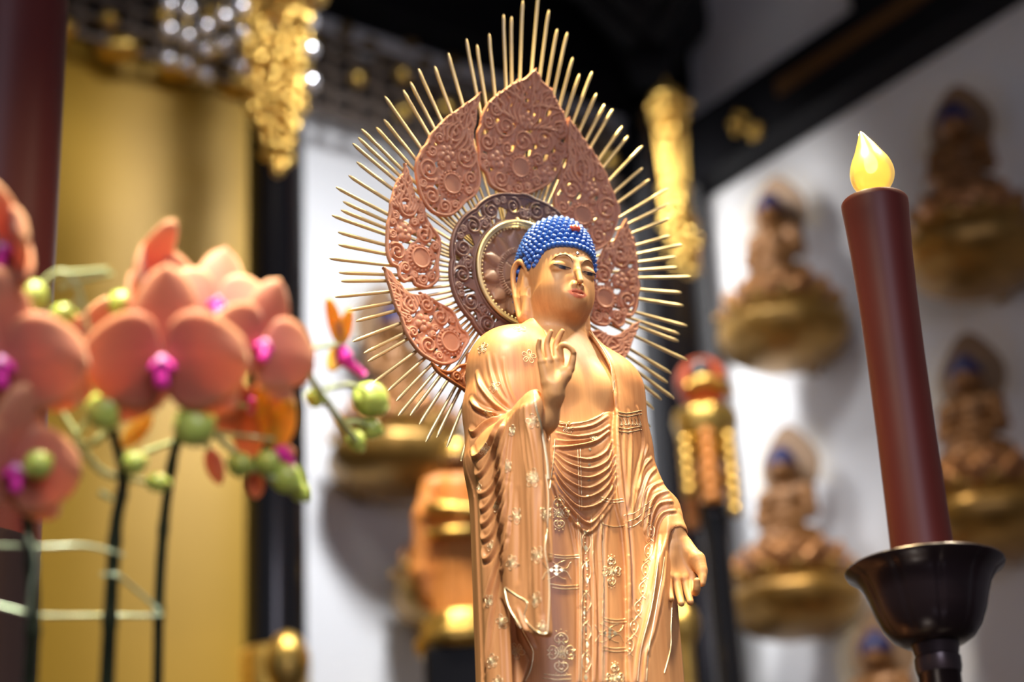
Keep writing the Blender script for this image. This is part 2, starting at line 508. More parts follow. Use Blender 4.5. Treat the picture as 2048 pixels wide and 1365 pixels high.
HC = A3(.0008, -.0036, .0040)                 # head placement: shift, scale and a slight turn
HS, HY = .92, math.radians(-4.5)
HT = math.radians(4.0)                        # tilted a little to its left
HR = (np.array([[math.cos(HT), 0, math.sin(HT)], [0, 1, 0], [-math.sin(HT), 0, math.cos(HT)]])
      @ np.array([[math.cos(HY), -math.sin(HY), 0], [math.sin(HY), math.cos(HY), 0], [0, 0, 1]])).astype(np.float32)
def to_head(P): return ((P - HC) @ HR / HS).astype(P.dtype)
def from_head(p): return HR @ (np.asarray(p, float) * HS) + HC
EX = .0185
def face_sdf(P0):
    P = to_head(P0)
    x, y, z = P.T
    ax = np.abs(x)
    PA = np.stack([ax, y, z], 1)
    d = ell(P, (0, .006, .084), (.047, .058, .055))
    d = smin(d, ell(P, (0, -.013, .045), (.0435, .046, .056)), .02)
    d = smin(d, ell(PA, (.0150, -.028, .022), (.0195, .0225, .026)), .018)       # full cheeks
    d = smin(d, ell(P, (0, -.038, -.001), (.0150, .0165, .0125)), .018)         # chin
    # brow / sockets
    d = smax(d, -ell(PA, (EX, -.0660, .0500), (.0135, .0085, .0075)), .008)
    d = smin(d, ell(PA, (EX, -.0475, .0555), (.0150, .0098, .0085)), .004)    # lids
    d = smin(d, ell(PA, (EX, -.0480, .0490), (.0130, .0075, .0050)), .003)
    d = smin(d, chain(PA, [(.006, -.0565, .0648, .0022), (.016, -.0565, .0700, .0022), (.027, -.051, .0678, .0018)]), .006)
    # nose
    d = smin(d, chain(P, [(0, -.0560, .066, .0030), (0, -.0615, .048, .0038), (0, -.0686, .0292, .0040)], .002), .0060)
    d = smin(d, cap(PA, (.0055, -.0612, .0262), (.0046, -.0600, .0292), .0031), .0030)
    d = smax(d, -cap(PA, (.0038, -.0665, .0222), (.0034, -.0655, .0245), .0010), .002)
    # mouth
    d = smin(d, ell(P, (0, -.0528, .0130), (.0150, .0070, .0105)), .012)
    d = smin(d, ell(P, (0, -.0535, .0215), (.0075, .0060, .0060)), .009)
    d = smin(d, chain(PA, [(.0, -.0598, .0165, .0022), (.0035, -.0603, .0174, .0025), (.0085, -.0577, .0161, .0018), (.0145, -.0530, .0160, .0007)]), .0020)
    d = smin(d, chain(PA, [(.0, -.0593, .0105, .0033), (.0050, -.0581, .0111, .0029), (.0105, -.0552, .0138, .0013)]), .0025)
    d = smax(d, -chain(PA, [(.0, -.0624, .0141, .0007), (.006, -.0610, .0147, .0007), (.0145, -.0540, .0162, .0006)]), .0016)
    d = smax(d, -cap(P, (0, -.0645, .0205), (0, -.0640, .0240), .0012), .003)  # philtrum
    # eye slit
    d = smax(d, -chain(PA, [(.0090, -.0600, .0515, .0005), (.0150, -.0600, .0506, .0014), (.0220, -.0590, .0512, .0014), (.0310, -.0535, .0545, .0005)]), .0012)
    # ears
    PA = PA + A3(0, 0, .0045)
    e = ell(PA, (.0465, .0110, .046), (.0075, .0130, .037))
    helix = [(.0455, -.002, .064, .0030), (.0500, .0020, .080, .0036), (.0535, .0110, .087, .0040), (.0560, .0200, .079, .0040), (.0560, .0225, .060, .0037),
             (.0535, .0195, .035, .0035), (.0510, .0140, .012, .0040), (.0490, .0080, .000, .0048), (.0480, .0025, .004, .0042), (.0465, .0000, .022, .0035), (.0450, -.002, .040, .0035)]
    hx_ = smooth_line(np.array(helix), 30)
    e = smin(e, chain(PA, [tuple(h) for h in hx_]), .003)
    e = smax(e, -ell(PA, (.0570, .0085, .056), (.0050, .0065, .021)), .004)
    e = smax(e, -ell(PA, (.0545, .0085, .022), (.0040, .0030, .018)), .003)
    d = smin(d, e, .004)
    return d * HS
def skin_sdf(P):
    d = face_sdf(P)
    z = P[:, 2]
    neck = cap(P, (.002, .008, -.06), (.004, .004, .03), .0300, .0285)
    neck = neck + (.0011 * np.exp(-((z + .004) / .0016) ** 2) + .0011 * np.exp(-((z + .016) / .0016) ** 2)).astype(np.float32)
    d = smin(d, neck, .005)
    t = torso(P, -.003)
    t = smax(t, -(z + .19), .004)                    # bare chest stops inside the robe
    pect = ell(np.stack([np.abs(P[:, 0]), P[:, 1], z], 1), (.034, -.026, -.100), (.036, .030, .030))
    t = smin(t, pect, .02)
    d = smin(d, t, .022)
    return d

# ---- hands (same mesh as the body)
def _hr(px, py, yy, r):
    q = loc(px, py, yy); return (q[0], q[1], q[2], r)
HRT = dict(
    arm=[(-.1000, -.085, -.203, .0140), (-.0985, -.118, -.1870, .0142), _hr(1107, 788, -.139, .0118), _hr(1106, 770, -.142, .0112)],
    palm=[(_hr(1096, 762, -.142, 0), _hr(1084, 724, -.145, 0)), (_hr(1103, 762, -.141, 0), _hr(1099, 722, -.1465, 0)),
          (_hr(1110, 762, -.141, 0), _hr(1113, 720, -.147, 0)), (_hr(1116, 764, -.142, 0), _hr(1122, 720, -.147, 0))],
    thenar=[_hr(1112, 772, -.145, .0078), _hr(1131, 752, -.151, .0064), _hr(1141, 738, -.154, .0046)],
    thumb=[_hr(1141, 738, -.154, .0045), _hr(1145, 722, -.158, .0040), _hr(1147.5, 707, -.1605, .0033)],
    index=[_hr(1122, 720, -.147, .0042), _hr(1120.5, 697, -.152, .0037), _hr(1126, 690.5, -.156, .0036), _hr(1136, 692.5, -.160, .0035), _hr(1143.5, 699, -.162, .0033), _hr(1147, 705, -.1625, .0029)],
    mid=[_hr(1113, 720, -.147, .0042), _hr(1111.5, 693, -.146, .0037), _hr(1117, 677, -.149, .0035), _hr(1124.5, 663, -.1535, .0029)],
    ring=[_hr(1099, 722, -.1465, .0041), _hr(1094, 694, -.1455, .0036), _hr(1096, 679, -.148, .0034), _hr(1102, 664, -.152, .0028)],
    pinky=[_hr(1084, 724, -.145, .0038), _hr(1078, 704, -.144, .0034), _hr(1077, 693, -.1455, .0032), _hr(1079, 681, -.149, .0026)])
def hand_r(P):
    d = chain(P, HRT['arm'], .008)
    for w, b in HRT['palm']:
        d = smin(d, cap(P, np.array(w[:3]) + (0, .001, 0), np.array(b[:3]) + (0, .0015, 0), .0082, .0046), .006)
    d = smin(d, chain(P, HRT['thenar'], .004), .007)
    d = smax(d, -ell(P, loc(1108, 742, -.1600), (.0075, .0085, .0110)), .006)
    for k in ('thumb', 'index', 'mid', 'ring', 'pinky'):
        d = smin(d, chain(P, [tuple(q) for q in smooth_line(np.array(HRT[k]), 12)]), .0018)
    return d
def _hl(x, y, yy, r):
    """traced joint of the lowered hand -> (x, y, z, radius)"""
    q = loc(880 + x / 3.413, 965 + y / 3.413, yy); return (q[0], q[1], q[2], r)
HL = dict(
    arm=[_hl(1480, 60, -.020, .0175), _hl(1560, 240, -.045, .0150), _hl(1592, 345, -.054, .0132), _hl(1605, 420, -.056, .0130)],
    palm=[(_hl(1565, 470, -.056, 0), _hl(1556, 640, -.062, 0)), (_hl(1590, 470, -.055, 0), _hl(1612, 655, -.063, 0)),
          (_hl(1625, 470, -.055, 0), _hl(1668, 655, -.064, 0)), (_hl(1655, 470, -.056, 0), _hl(1718, 630, -.066, 0))],
    thenar=[_hl(1670, 430, -.062, .0095), _hl(1755, 530, -.078, .0085), _hl(1785, 600, -.084, .0062)],
    thumb=[_hl(1785, 600, -.084, .0060), _hl(1793, 645, -.087, .0052), _hl(1790, 692, -.088, .0040)],
    index=[_hl(1718, 630, -.066, .0054), _hl(1738, 745, -.076, .0049), _hl(1752, 735, -.088, .0046), _hl(1754, 675, -.093, .0040)],
    mid=[_hl(1668, 655, -.064, .0054), _hl(1690, 745, -.069, .0049), _hl(1710, 818, -.078, .0040)],
    ring=[_hl(1612, 655, -.063, .0053), _hl(1630, 750, -.068, .0048), _hl(1647, 828, -.077, .0039)],
    pinky=[_hl(1556, 640, -.062, .0048), _hl(1564, 735, -.067, .0043), _hl(1578, 798, -.074, .0035)])
PALML = loc(880 + 1665 / 3.413, 965 + 545 / 3.413, -.085)
def hand_l(P):
    d = chain(P, HL['arm'], .01)
    for a, b in HL['palm']:
        d = smin(d, cap(P, a[:3], b[:3], .0090, .0062), .008)
    d = smin(d, chain(P, HL['thenar'], .004), .008)
    d = smin(d, chain(P, [tuple(q) for q in smooth_line(np.array(HL['thenar'][1:] + HL['thumb'][1:]), 14)]), .005)
    d = smax(d, -ell(P, PALML, (.0135, .0160, .0170)), .010)
    for k in ('index', 'mid', 'ring', 'pinky'):
        d = smin(d, chain(P, [tuple(q) for q in smooth_line(np.array(HL[k]), 12)]), .0024)
    return d

Vh, Qh = sdf_mesh(skin_sdf, (-.115, -.085, -.195), (.115, .075, .155), .00085, slack=1.8)
paint = np.zeros((len(Vh), 4), np.float32)
px_, py_, pz_ = to_head(Vh).T
def _sm(e0, e1, v):
    t = np.clip((v - e0) / (e1 - e0), 0, 1); return t * t * (3 - 2 * t)
ax_ = np.abs(px_)
ztop = np.interp(ax_, [0, .0035, .0085, .0150], [.0188, .0206, .0184, .0162])
zbot = np.interp(ax_, [0, .0050, .0105, .0150], [.0066, .0072, .0106, .0154])
lipm = _sm(-.0004, .0008, ztop - pz_) * _sm(-.0004, .0008, pz_ - zbot) * (py_ < -.045) * (ax_ < .0152)
paint[:, :3] = (.58, .14, .065); paint[:, 3] = lipm
parts_v, parts_q, parts_c = [Vh], [Qh], [paint]
nv = len(Vh)
for f, lo, hi in ((hand_r, (-.135, -.175, -.250), (-.065, -.085, -.070)), (hand_l, (.075, -.115, -.225), (.175, .020, -.390))):
    lo, hi = np.minimum(lo, hi), np.maximum(lo, hi)
    v, q = sdf_mesh(f, lo, hi, .0006)
    v = relax(v, q, 1)
    parts_v.append(v); parts_q.append(q + nv); parts_c.append(np.zeros((len(v), 4), np.float32)); nv += len(v)
body = np_mesh('body', np.concatenate(parts_v) + UPZ, np.concatenate(parts_q), M['skin'], statue, np.concatenate(parts_c))
BV_head = bvh_of(Vh, Qh)
def front(x, z, off=.0003, bv=None):
    """point on the face seen from straight ahead"""
    p, n, i, dd = (bv or BV_head).ray_cast(Vector(from_head((x, -.3, z))), Vector(HR @ np.array([0, 1.0, 0])))
    return np.array(p) + np.array(n) * off
hx = 0.0
for s in (-1, 1):
    b = MB()
    pts = smooth_line([(s * .0065, .0600), (s * .0105, .0665), (s * .0180, .0700), (s * .0255, .0686), (s * .0315, .0645)], 24)
    L3 = [front(hx + x, z, .0002) for x, z in pts]
    b.tube(L3, .00065 * np.sin(np.linspace(.25, np.pi - .15, 24)) + .00012, 6)
    b.v = [v + UPZ for v in b.v]
    b.build('eyebrow', M['brow'], statue)
    b = MB()
    # eye: pale almond, dark iris, dark upper lid line
    t = np.linspace(0, 1, 20)
    xs = .0085 + .0235 * t
    zc = np.interp(t, [0, .35, .7, 1], [.0514, .0505, .0514, .0544])
    hh = .0020 * np.sin(np.pi * t) ** .7 + .0001
    G = [[front(hx + s * x, c + k * h, .0003) for x, c, h in zip(xs, zc, hh)] for k in (-1.15, 0, 1)]
    b.grid(np.array(G), mi=0)
    m = np.linspace(.34, .70, 10)
    G = [[front(hx + s * np.interp(u, t, xs), np.interp(u, t, zc) + k * np.interp(u, t, hh) , .0006) for u in m] for k in (-1.1, 0, 1)]
    b.grid(np.array(G), mi=1)
    b.tube([front(hx + s * x, c + h, .0004) for x, c, h in zip(xs, zc, hh)], .00050, 6, mi=1)
    b.v = [v + UPZ for v in b.v]
    b.build('eye', [M['eyewhite'], M['dark']], statue)
b = MB(); b.ball(front(hx + .001, .0755, .0008) + UPZ, .0028, 14, 10)
tag(b.build('forehead_bead', M['silver'], statue), 'small silver bead between the eyebrows')

# ---- hair: cap + rows of curls
def zhair(al):
    al = np.abs(al)
    return np.interp(al, np.radians([0, 30, 44, 52, 58, 66, 80, 92, 98, 108, 122, 180]), [.0885, .0875, .084, .076, .066, .061, .062, .086, .090, .072, .012, .004])
def hair_raw(P0):
    P = to_head(P0)
    d = ell(P, (0, .006, .084), (.0505, .0610, .0585))
    d = smin(d, ell(P, (0, .030, .045), (.044, .035, .055)), .02)
    d = smin(d, ell(P, (0, -.001, .1150), (.0365, .0370, .0360)), .022)
    return d * HS
def hair_sdf(P0):
    P = to_head(P0)
    al = np.arctan2(P[:, 0], -P[:, 1])
    return smax(hair_raw(P0), ((zhair(al) - P[:, 2]) * .6).astype(np.float32), .004)
Vc, Qc = sdf_mesh(hair_sdf, (-.065, -.075, -.02), (.07, .085, .175), .0014, slack=2.2)
BVraw = bvh_of(*sdf_mesh(hair_raw, (-.065, -.075, -.03), (.07, .085, .175), .002, slack=1.8))
hb = MB(); hb.quads(Vc + UPZ, Qc)
c0 = from_head((0, .004, .080))
curls = []
def hit(direction):
    p, n, i, dd = BVraw.ray_cast(Vector(c0 + direction * .2), Vector(-direction))
    return (np.array(p), np.array(n)) if p is not None else (None, None)
edge = []
for s in (-1, 1):
    for a in np.radians(np.sort(np.concatenate([np.arange(0, 44, 6.2), np.arange(44, 72, 1.2)]))):
        if s > 0 and a == 0: continue
        if a > math.radians(64): continue
        z = zhair(a)
        for el in np.linspace(-1.2, 1.2, 240):
            d = HR @ np.array([math.sin(s * a) * math.cos(el), -math.cos(a) * math.cos(el), math.sin(el)])
            p, n = hit(d)
            if p is None: continue
            q_ = to_head(p[None])[0]
            if abs(q_[2] - z - .003) < .0016:
                if all(np.linalg.norm(p - q[0]) > .0052 for q in edge): edge.append((p, n))
                break
curls += [(p, n, .0045) for p, n in edge]
tilt = math.radians(-6)
Rt = np.array([[1, 0, 0], [0, math.cos(tilt), -math.sin(tilt)], [0, math.sin(tilt), math.cos(tilt)]])
th = 0.02; row = 0
while th < 2.7:
    d0 = Rt @ np.array([math.sin(th), 0, math.cos(th)]); p0, _ = hit(d0)
    rad = max(np.linalg.norm(p0 - c0) * math.sin(th), .001)
    nrow = max(1, int(round(2 * math.pi * rad / .0074)))
    for k in range(nrow):
        az = 2 * math.pi * (k + .5 * (row % 2)) / nrow
        d = Rt @ np.array([math.sin(th) * math.sin(az), -math.sin(th) * math.cos(az), math.cos(th)])
        p, n = hit(d)
        if p is None: continue
        q_ = to_head(p[None])[0]
        al = math.atan2(q_[0], -q_[1])
        if q_[2] < zhair(al) + .0035: continue
        if any(np.linalg.norm(p - q[0]) < .0050 for q in edge): continue
        curls.append((p, n, .0042))
    r_here = np.linalg.norm(p0 - c0)
    th += .0066 / r_here; row += 1
prof = [(1.0, -.35), (1.0, .15), (.86, .52), (.52, .86), (.30, 1.0), (.24, 1.0), (.05, 1.18)]
for p, n, r in curls:
    n = n / np.linalg.norm(n)
    t1 = np.cross(n, [0, 0, 1.0]); t1 /= np.linalg.norm(t1) + 1e-9; t2 = np.cross(n, t1)
    a = np.linspace(0, 2 * np.pi, 9)[:-1]
    V = np.array([[p + r * q * (t1 * math.cos(u) + t2 * math.sin(u)) + n * r * h for u in a] for q, h in prof])
    hb.grid(V + UPZ, False, True, None, False, True)
tag(hb.build('hair', M['hair'], statue), 'blue hair in rows of small snail curls')
b = MB(); jp, jn = hit(HR @ np.array([.02, -.80, .58]) / np.linalg.norm([.02, -.80, .58]))
b.ball(jp + jn * .0035 + UPZ, (.0075, .0048, .0050), 14, 10)
tag(b.build('hair_jewel', M['red'], statue), 'small red jewel in the front of the hair')
# ------------------------------------------------------------------ the robe
def from_A(pts): return [(930 + x / 4.265, 640 + y / 4.265) for x, y in pts]
def from_B(pts): return [(930 + x / 3.29, 950 + y / 3.29) for x, y in pts]
def from_C(pts): return [(1080 + x / 2.414, 800 + y / 2.414) for x, y in pts]

CHEST = [(-.036, .05), (-.040, -.012), (-.043, -.050), (-.046, -.090), (-.058, -.130), (-.066, -.165), (.0, -.170), (.030, -.140), (.037, -.129),
         (.042, -.102), (.042, -.080), (.040, -.062), (.037, -.040), (.034, -.018), (.030, .05)]
WAISTX = [-.10, -.050, -.033, -.004, .027, .045]
WAISTZ = [-.160, -.156, -.159, -.152, -.134, -.128]
FRONT = [(-.070, -.150), (-.088, -.22), (-.103, -.36), (-.101, -.425), (-.093, -.452), (-.101, -.480), (-.106, -.60), (-.106, -1.0),
         (.018, -1.0), (.018, -.472), (.024, -.404), (.029, -.344), (.030, -.289), (.023, -.253), (.0255, -.203), (.033, -.155), (.040, -.128), (.038, -.100), (.0, -.100)]
SLR = [(-.106, .030), (-.1235, -.018), (-.1265, -.070), (-.1215, -.1240)]      # plan of the right hanging sleeve
SLL = [(.030, -.079), (.070, -.075), (.104, -.054), (.126, -.018), (.124, .028)]  # plan of the left hanging sleeve

def robe_sdf(P):
    x, y, z = P.T
    outer = torso(P, .0068)
    arms = chain(P, [(-.066, .004, -.072, .0455), (-.080, .006, -.130, .0440), (-.088, .004, -.195, .0400)], .01)
    outer = smin(outer, arms, .03)
    sh = ell(P, (-.064, .004, -.066), (.052, .046, .0475))
    outer = smin(outer, sh, .02)
    fore = chain(P, [(-.096, -.010, -.200, .034), (-.102, -.065, -.190, .0290), (-.1075, -.105, -.180, .0220), (-.1105, -.1200, -.172, .0180)], .01)
    outer = smin(outer, fore, .022)
    outer = smin(outer, ell(P, (.064, .004, -.076), (.050, .045, .045)), .02)
    larm = chain(P, [(.068, .004, -.082, .0420), (.092, .010, -.150, .0380), (.103, .000, -.200, .0310), (.1130, -.034, -.242, .0235), tuple(HL['arm'][2][:3]) + (.0175,)], .01)
    outer = smin(outer, larm, .025)
    # hanging sleeves
    d, s = line2(x, y, SLR)
    zt = np.interp(s, [0, .33, .66, 1], [-.20, -.205, -.195, -.180])
    zb = np.interp(s, [0, .50, .56, .66, .76, .80, .90, 1], [-1.0, -1.0, -.386, -.398, -.412, -.430, -.441, -.447])
    slab = smax(d - (.0095 + .004 * np.sin(s * 19) * (s > .2)).astype(np.float32), (np.maximum(z - zt, zb - z) * .8).astype(np.float32), .004)
    outer = smin(outer, slab, .014)
    d, s = line2(x, y, [(-.106, -.121), (-.086, -.100), (-.066, -.070)])          # inner face of that sleeve
    zb = np.interp(s, [0, .5, 1], [-.36, -.33, -.30])
    inn = smax(d - .0045, (np.maximum(z + .200 - .03 * (1 - s), zb - z) * .8).astype(np.float32), .003)
    outer = smin(outer, inn, .005)
    d, s = line2(x, y, SLL)
    xe = np.interp(z, [-1, -.467, -.429, -.367, -.316, -.282, -.25], [.028, .034, .036, .051, .074, .099, .110])
    zt = np.interp(s, [0, .45, .7, 1], [-.20, -.215, -.262, -.262])
    slab = smax(d - .0075, (np.maximum((z - zt) * .8, (xe - x) * .7)).astype(np.float32), .003)
    outer = smin(outer, slab, .012)
    # openings in the outer robe (front only)
    fr = np.maximum(y, 0) * 1.0
    o1 = np.maximum(poly2(x, z, CHEST), (y + .006))
    o2 = np.maximum(poly2(x, z, FRONT), y + .012)
    # keep the hanging sleeve and the forearm in front of the opening
    keep = np.minimum(fore, smax(line2(x, y, SLR)[0] - .012, np.maximum(z - (-.175), -.445 - z).astype(np.float32), .004))
    o2 = np.maximum(o2, -(keep - .006))
    o1 = np.maximum(o1, -(fore - .001))
    outer = smax(outer, -o1.astype(np.float32), .003)
    outer = smax(outer, -o2.astype(np.float32), .003)
    neckhole = cap(P, (.002, .006, -.045), (.002, .010, .06), .0395, .056)
    outer = smax(outer, -neckhole, .004)
    inner = torso(P, .0005)
    wz = np.interp(x, WAISTX, WAISTZ)
    inner = smax(inner, ((z - wz) * .8).astype(np.float32), .004)
    d = np.minimum(outer, inner)
    # hollow the sleeve mouths round both wrists
    d = smax(d, -cap(P, (-.1000, -.1120, -.195), (-.0990, -.1450, -.150), .0160, .0170), .002)
    w0, w1 = np.array(HL['arm'][1][:3]), np.array(HL['arm'][2][:3])
    d = smax(d, -cap(P, w0 * .35 + w1 * .65, w1 + (w1 - w0) * 1.2, .0150, .0165), .002)
    return d

Vr, Qr = sdf_mesh(robe_sdf, (-.145, -.165, -.80), (.160, .085, .012), .0013, slack=2.2)
Vr = relax(Vr, Qr, 2, .5)
BVr0 = bvh_of(Vr, Qr)
def cast_line(pts, bv, n):
    """3-D polyline where a drawn fold lies on the carved surface"""
    out = []
    for px, py in smooth_line(pts, n):
        p, nn, i, dd = bv.ray_cast(Vector(CL), Vector(sray(px, py)).normalized())
        if p is not None: out.append(np.array(p))
    return np.array(out)

FOLDS = []   # (pixel polyline, width in m, height in m)
for pts, w_, h_ in (
    ([(190, 290), (210, 420), (250, 560), (300, 650), (390, 745)], .0028, .0011),
    ([(100, 450), (130, 560), (200, 660), (280, 740), (350, 790)], .0036, .0036),
    ([(46, 680), (100, 740), (200, 790), (320, 808)], .0036, .0042),
    ([(325, 330), (345, 480), (385, 620), (430, 715)], .0026, .0007),
    ([(250, 300), (290, 480), (350, 640), (410, 730)], .0024, .0004),
    ([(40, 930), (90, 965), (180, 885), (320, 820)], .0040, .0046),
    ([(55, 1100), (75, 1165), (130, 1140), (200, 1050), (270, 920), (330, 835)], .0034, .0036),
    ([(85, 1290), (110, 1325), (165, 1280), (230, 1150), (290, 970), (345, 845)], .0034, .0034),
    ([(365, 840), (330, 1000), (285, 1180), (240, 1340)], .0026, .0026),
    ([(385, 825), (352, 1000), (320, 1180), (300, 1345)], .0024, .0024),
    ([(412, 795), (382, 1000), (365, 1180), (352, 1345)], .0026, .0026),
    ([(480, 745), (475, 850), (490, 1000), (530, 1350)], .0034, .0026),
    ([(510, 725), (520, 850), (560, 1020), (610, 1350)], .0028, .0016)):
    FOLDS.append((from_A(pts), w_, h_))
for pts, w_, h_ in (
    ([(82, 85), (100, 125), (150, 108), (200, 40), (238, -60)], .0032, .0032),
    ([(96, 195), (115, 226), (165, 180), (225, 70), (252, -40)], .0032, .0032),
    ([(100, 295), (120, 325), (175, 270), (238, 130), (266, 0)], .0032, .0032),
    ([(103, 395), (125, 425), (180, 380), (243, 210), (276, 30)], .0032, .0032),
    ([(110, 500), (132, 555), (180, 515), (240, 340), (284, 70)], .0034, .0036),
    ([(272, 420), (215, 600), (150, 800), (125, 850)], .0036, -.0042),
    ([(262, 470), (240, 640), (190, 900), (155, 1100), (130, 1360)], .0036, -.0040),
    ([(290, 330), (270, 470), (225, 760), (180, 1000)], .0026, .0026),
    ([(300, 0), (292, 200), (280, 400)], .0026, .0022),
    ([(412, 0), (416, 200), (428, 500), (426, 800)], .0030, .0024),
    ([(505, 60), (498, 300), (500, 600), (505, 900)], .0032, .0018),
    ([(345, 100), (350, 400), (345, 700)], .0040, -.0016),
    ([(340, 880), (400, 1030), (455, 1140)], .0030, .0020)):
    FOLDS.append((from_B(pts), w_, h_))
for pts, w_, h_ in (
    ([(85, 105), (130, 118), (170, 85)], .0022, .0026),
    ([(80, 128), (150, 140), (250, 125), (330, 78)], .0020, .0020),
    ([(80, 160), (180, 178), (280, 160), (338, 125)], .0020, .0022),
    ([(78, 195), (150, 200), (260, 185), (335, 150)], .0018, .0016),
    ([(70, 230), (150, 227), (260, 203), (335, 152)], .0022, .0036),
    ([(82, 243), (150, 275), (240, 288), (310, 258), (345, 200)], .0020, .0026),
    ([(74, 258), (140, 310), (240, 333), (320, 298), (355, 230)], .0020, .0026),
    ([(70, 277), (130, 345), (230, 378), (320, 338), (360, 270)], .0021, .0028),
    ([(68, 300), (120, 380), (220, 428), (310, 388), (363, 310)], .0021, .0028),
    ([(66, 325), (115, 410), (200, 473), (300, 438), (364, 350)], .0022, .0028),
    ([(64, 350), (105, 440), (190, 520), (290, 498), (350, 420), (366, 372)], .0023, .0028),
    ([(62, 375), (100, 460), (180, 560), (240, 598), (300, 540), (358, 450)], .0024, .0030),
    ([(60, 400), (98, 490), (170, 600), (235, 640), (290, 580), (350, 500)], .0024, .0028),
    ([(130, 520), (165, 650), (185, 800), (190, 1000)], .0024, .0020),
    ([(180, 570), (192, 700), (197, 900), (190, 1360)], .0026, .0030),
    ([(225, 655), (217, 800), (228, 1000), (222, 1360)], .0022, -.0018),
    ([(260, 640), (250, 760), (262, 900), (268, 1100), (265, 1360)], .0026, .0028),
    ([(300, 560), (290, 700), (298, 900), (298, 1360)], .0024, .0024),
    ([(335, 520), (318, 700), (325, 1000), (325, 1360)], .0024, .0012),
    ([(376, 60), (374, 200), (388, 400), (412, 600), (430, 900), (424, 1360)], .0030, .0030),
    ([(400, 80), (398, 250), (415, 450), (440, 700), (450, 1000)], .0030, -.0022),
    ([(470, 40), (500, 200), (478, 330), (450, 480), (440, 600)], .0034, .0024),
    ([(430, 60), (440, 220), (432, 400), (428, 520)], .0034, .0018),
    ([(520, 225), (490, 320), (465, 440)], .0030, .0026),
    ([(540, 280), (500, 325), (470, 430), (455, 530)], .0026, .0030),
    ([(560, 330), (520, 375), (488, 470), (470, 570)], .0026, .0030),
    ([(592, 395), (530, 435), (500, 520), (485, 600)], .0026, .0030),
    ([(618, 440), (550, 475), (520, 550), (505, 640)], .0026, .0030),
    ([(640, 490), (570, 508), (535, 580), (520, 680)], .0026, .0028),
    ([(655, 535), (590, 552), (555, 620), (540, 740)], .0024, .0024),
    ([(575, 660), (562, 800), (532, 1000), (482, 1200), (462, 1360)], .0026, .0022),
    ([(612, 740), (592, 900), (552, 1100), (512, 1230), (505, 1360)], .0026, .0024),
    ([(245, -80), (310, 10), (352, -20)], .0026, .0012),
    ([(215, -350), (290, -250), (345, -150), (360, -60), (366, 60)], .0030, .0026)):
    FOLDS.append((from_C(pts), w_, h_))

Nr = vnormals(Vr, Qr)
disp = np.zeros(len(Vr))
for pts, w_, h_ in FOLDS:
    w_ *= .80
    L3 = cast_line(pts, BVr0, 28)
    if len(L3) < 4: continue
    # drop leaps from one layer to another
    seg = np.linalg.norm(np.diff(L3, axis=0), axis=1)
    med = np.median(seg)
    R3 = w_ * 3.2
    m = np.where(np.all((Vr > L3.min(0) - R3) & (Vr < L3.max(0) + R3), axis=1))[0]
    if not len(m): continue
    P = Vr[m]; best = np.full(len(m), 1e9); sp = np.zeros(len(m))
    for i in range(len(L3) - 1):
        if seg[i] > max(4 * med, .012): continue
        a, e = L3[i], L3[i + 1] - L3[i]
        t = np.clip((P - a) @ e / (e @ e + 1e-12), 0, 1)
        q = np.linalg.norm(P - a - t[:, None] * e, axis=1)
        k = q < best; best[k] = q[k]; sp[k] = (i + t[k]) / (len(L3) - 1)
    taper = np.clip(np.minimum(sp * .6, 1 - sp) / .16, 0, 1) ** .6 * .75 + .25 * (best < 1)
    u = best / w_
    prof_ = np.exp(-1.25 * u ** 1.5) * 1.15 - .45 * np.exp(-((u - 1.8) / .8) ** 2)
    disp[m] += h_ * taper * prof_
disp = np.clip(disp, -.0045, .0055)
Vr2 = Vr + Nr * disp[:, None]
Vr2 = relax(Vr2, Qr, 1, .35)
BVr = bvh_of(Vr2, Qr)

# ---- painted gold on the robe: every stroke hugs the carved surface
def on_robe(px, py, off=.0003):
    p, n, i, dd = BVr.ray_cast(Vector(CL), Vector(sray(px, py)).normalized())
    if p is None: return None
    n = np.array(n)
    if n @ (CL - np.array(p)) < 0: n = -n
    return np.array(p) + n * off, n
gb = MB()
def stroke(pts, r, n=None, closed=False, flat=True):
    pts = np.asarray(pts, float)
    ln_ = np.linalg.norm(np.diff(pts, axis=0), axis=1).sum()
    n = n or max(5, int(ln_ / 3.5))
    run = []
    runs = [run]
    last = None
    for px, py in smooth_line(pts, n, closed):
        h = on_robe(px, py)
        if h is None or (last is not None and np.linalg.norm(h[0] - last) > .012):
            run = []; runs.append(run); last = None
            if h is None: continue
        run.append(h[0]); last = h[0]
    for q in runs:
        if len(q) >= 3: gb.tube(np.array(q) + UPZ, r * .72, 5)
def surf_frame(px, py):
    h = on_robe(px, py)
    if h is None: return None
    p, n = h
    t2 = np.array([0, 0, 1.0]) - n * n[2]; t2 /= np.linalg.norm(t2); t1 = np.cross(t2, n)
    return p, n, t1, t2
def snap(q, off=.00025):
    p, n, i, dd = BVr.find_nearest(Vector(q))
    n = np.array(n); return np.array(p) + n * off
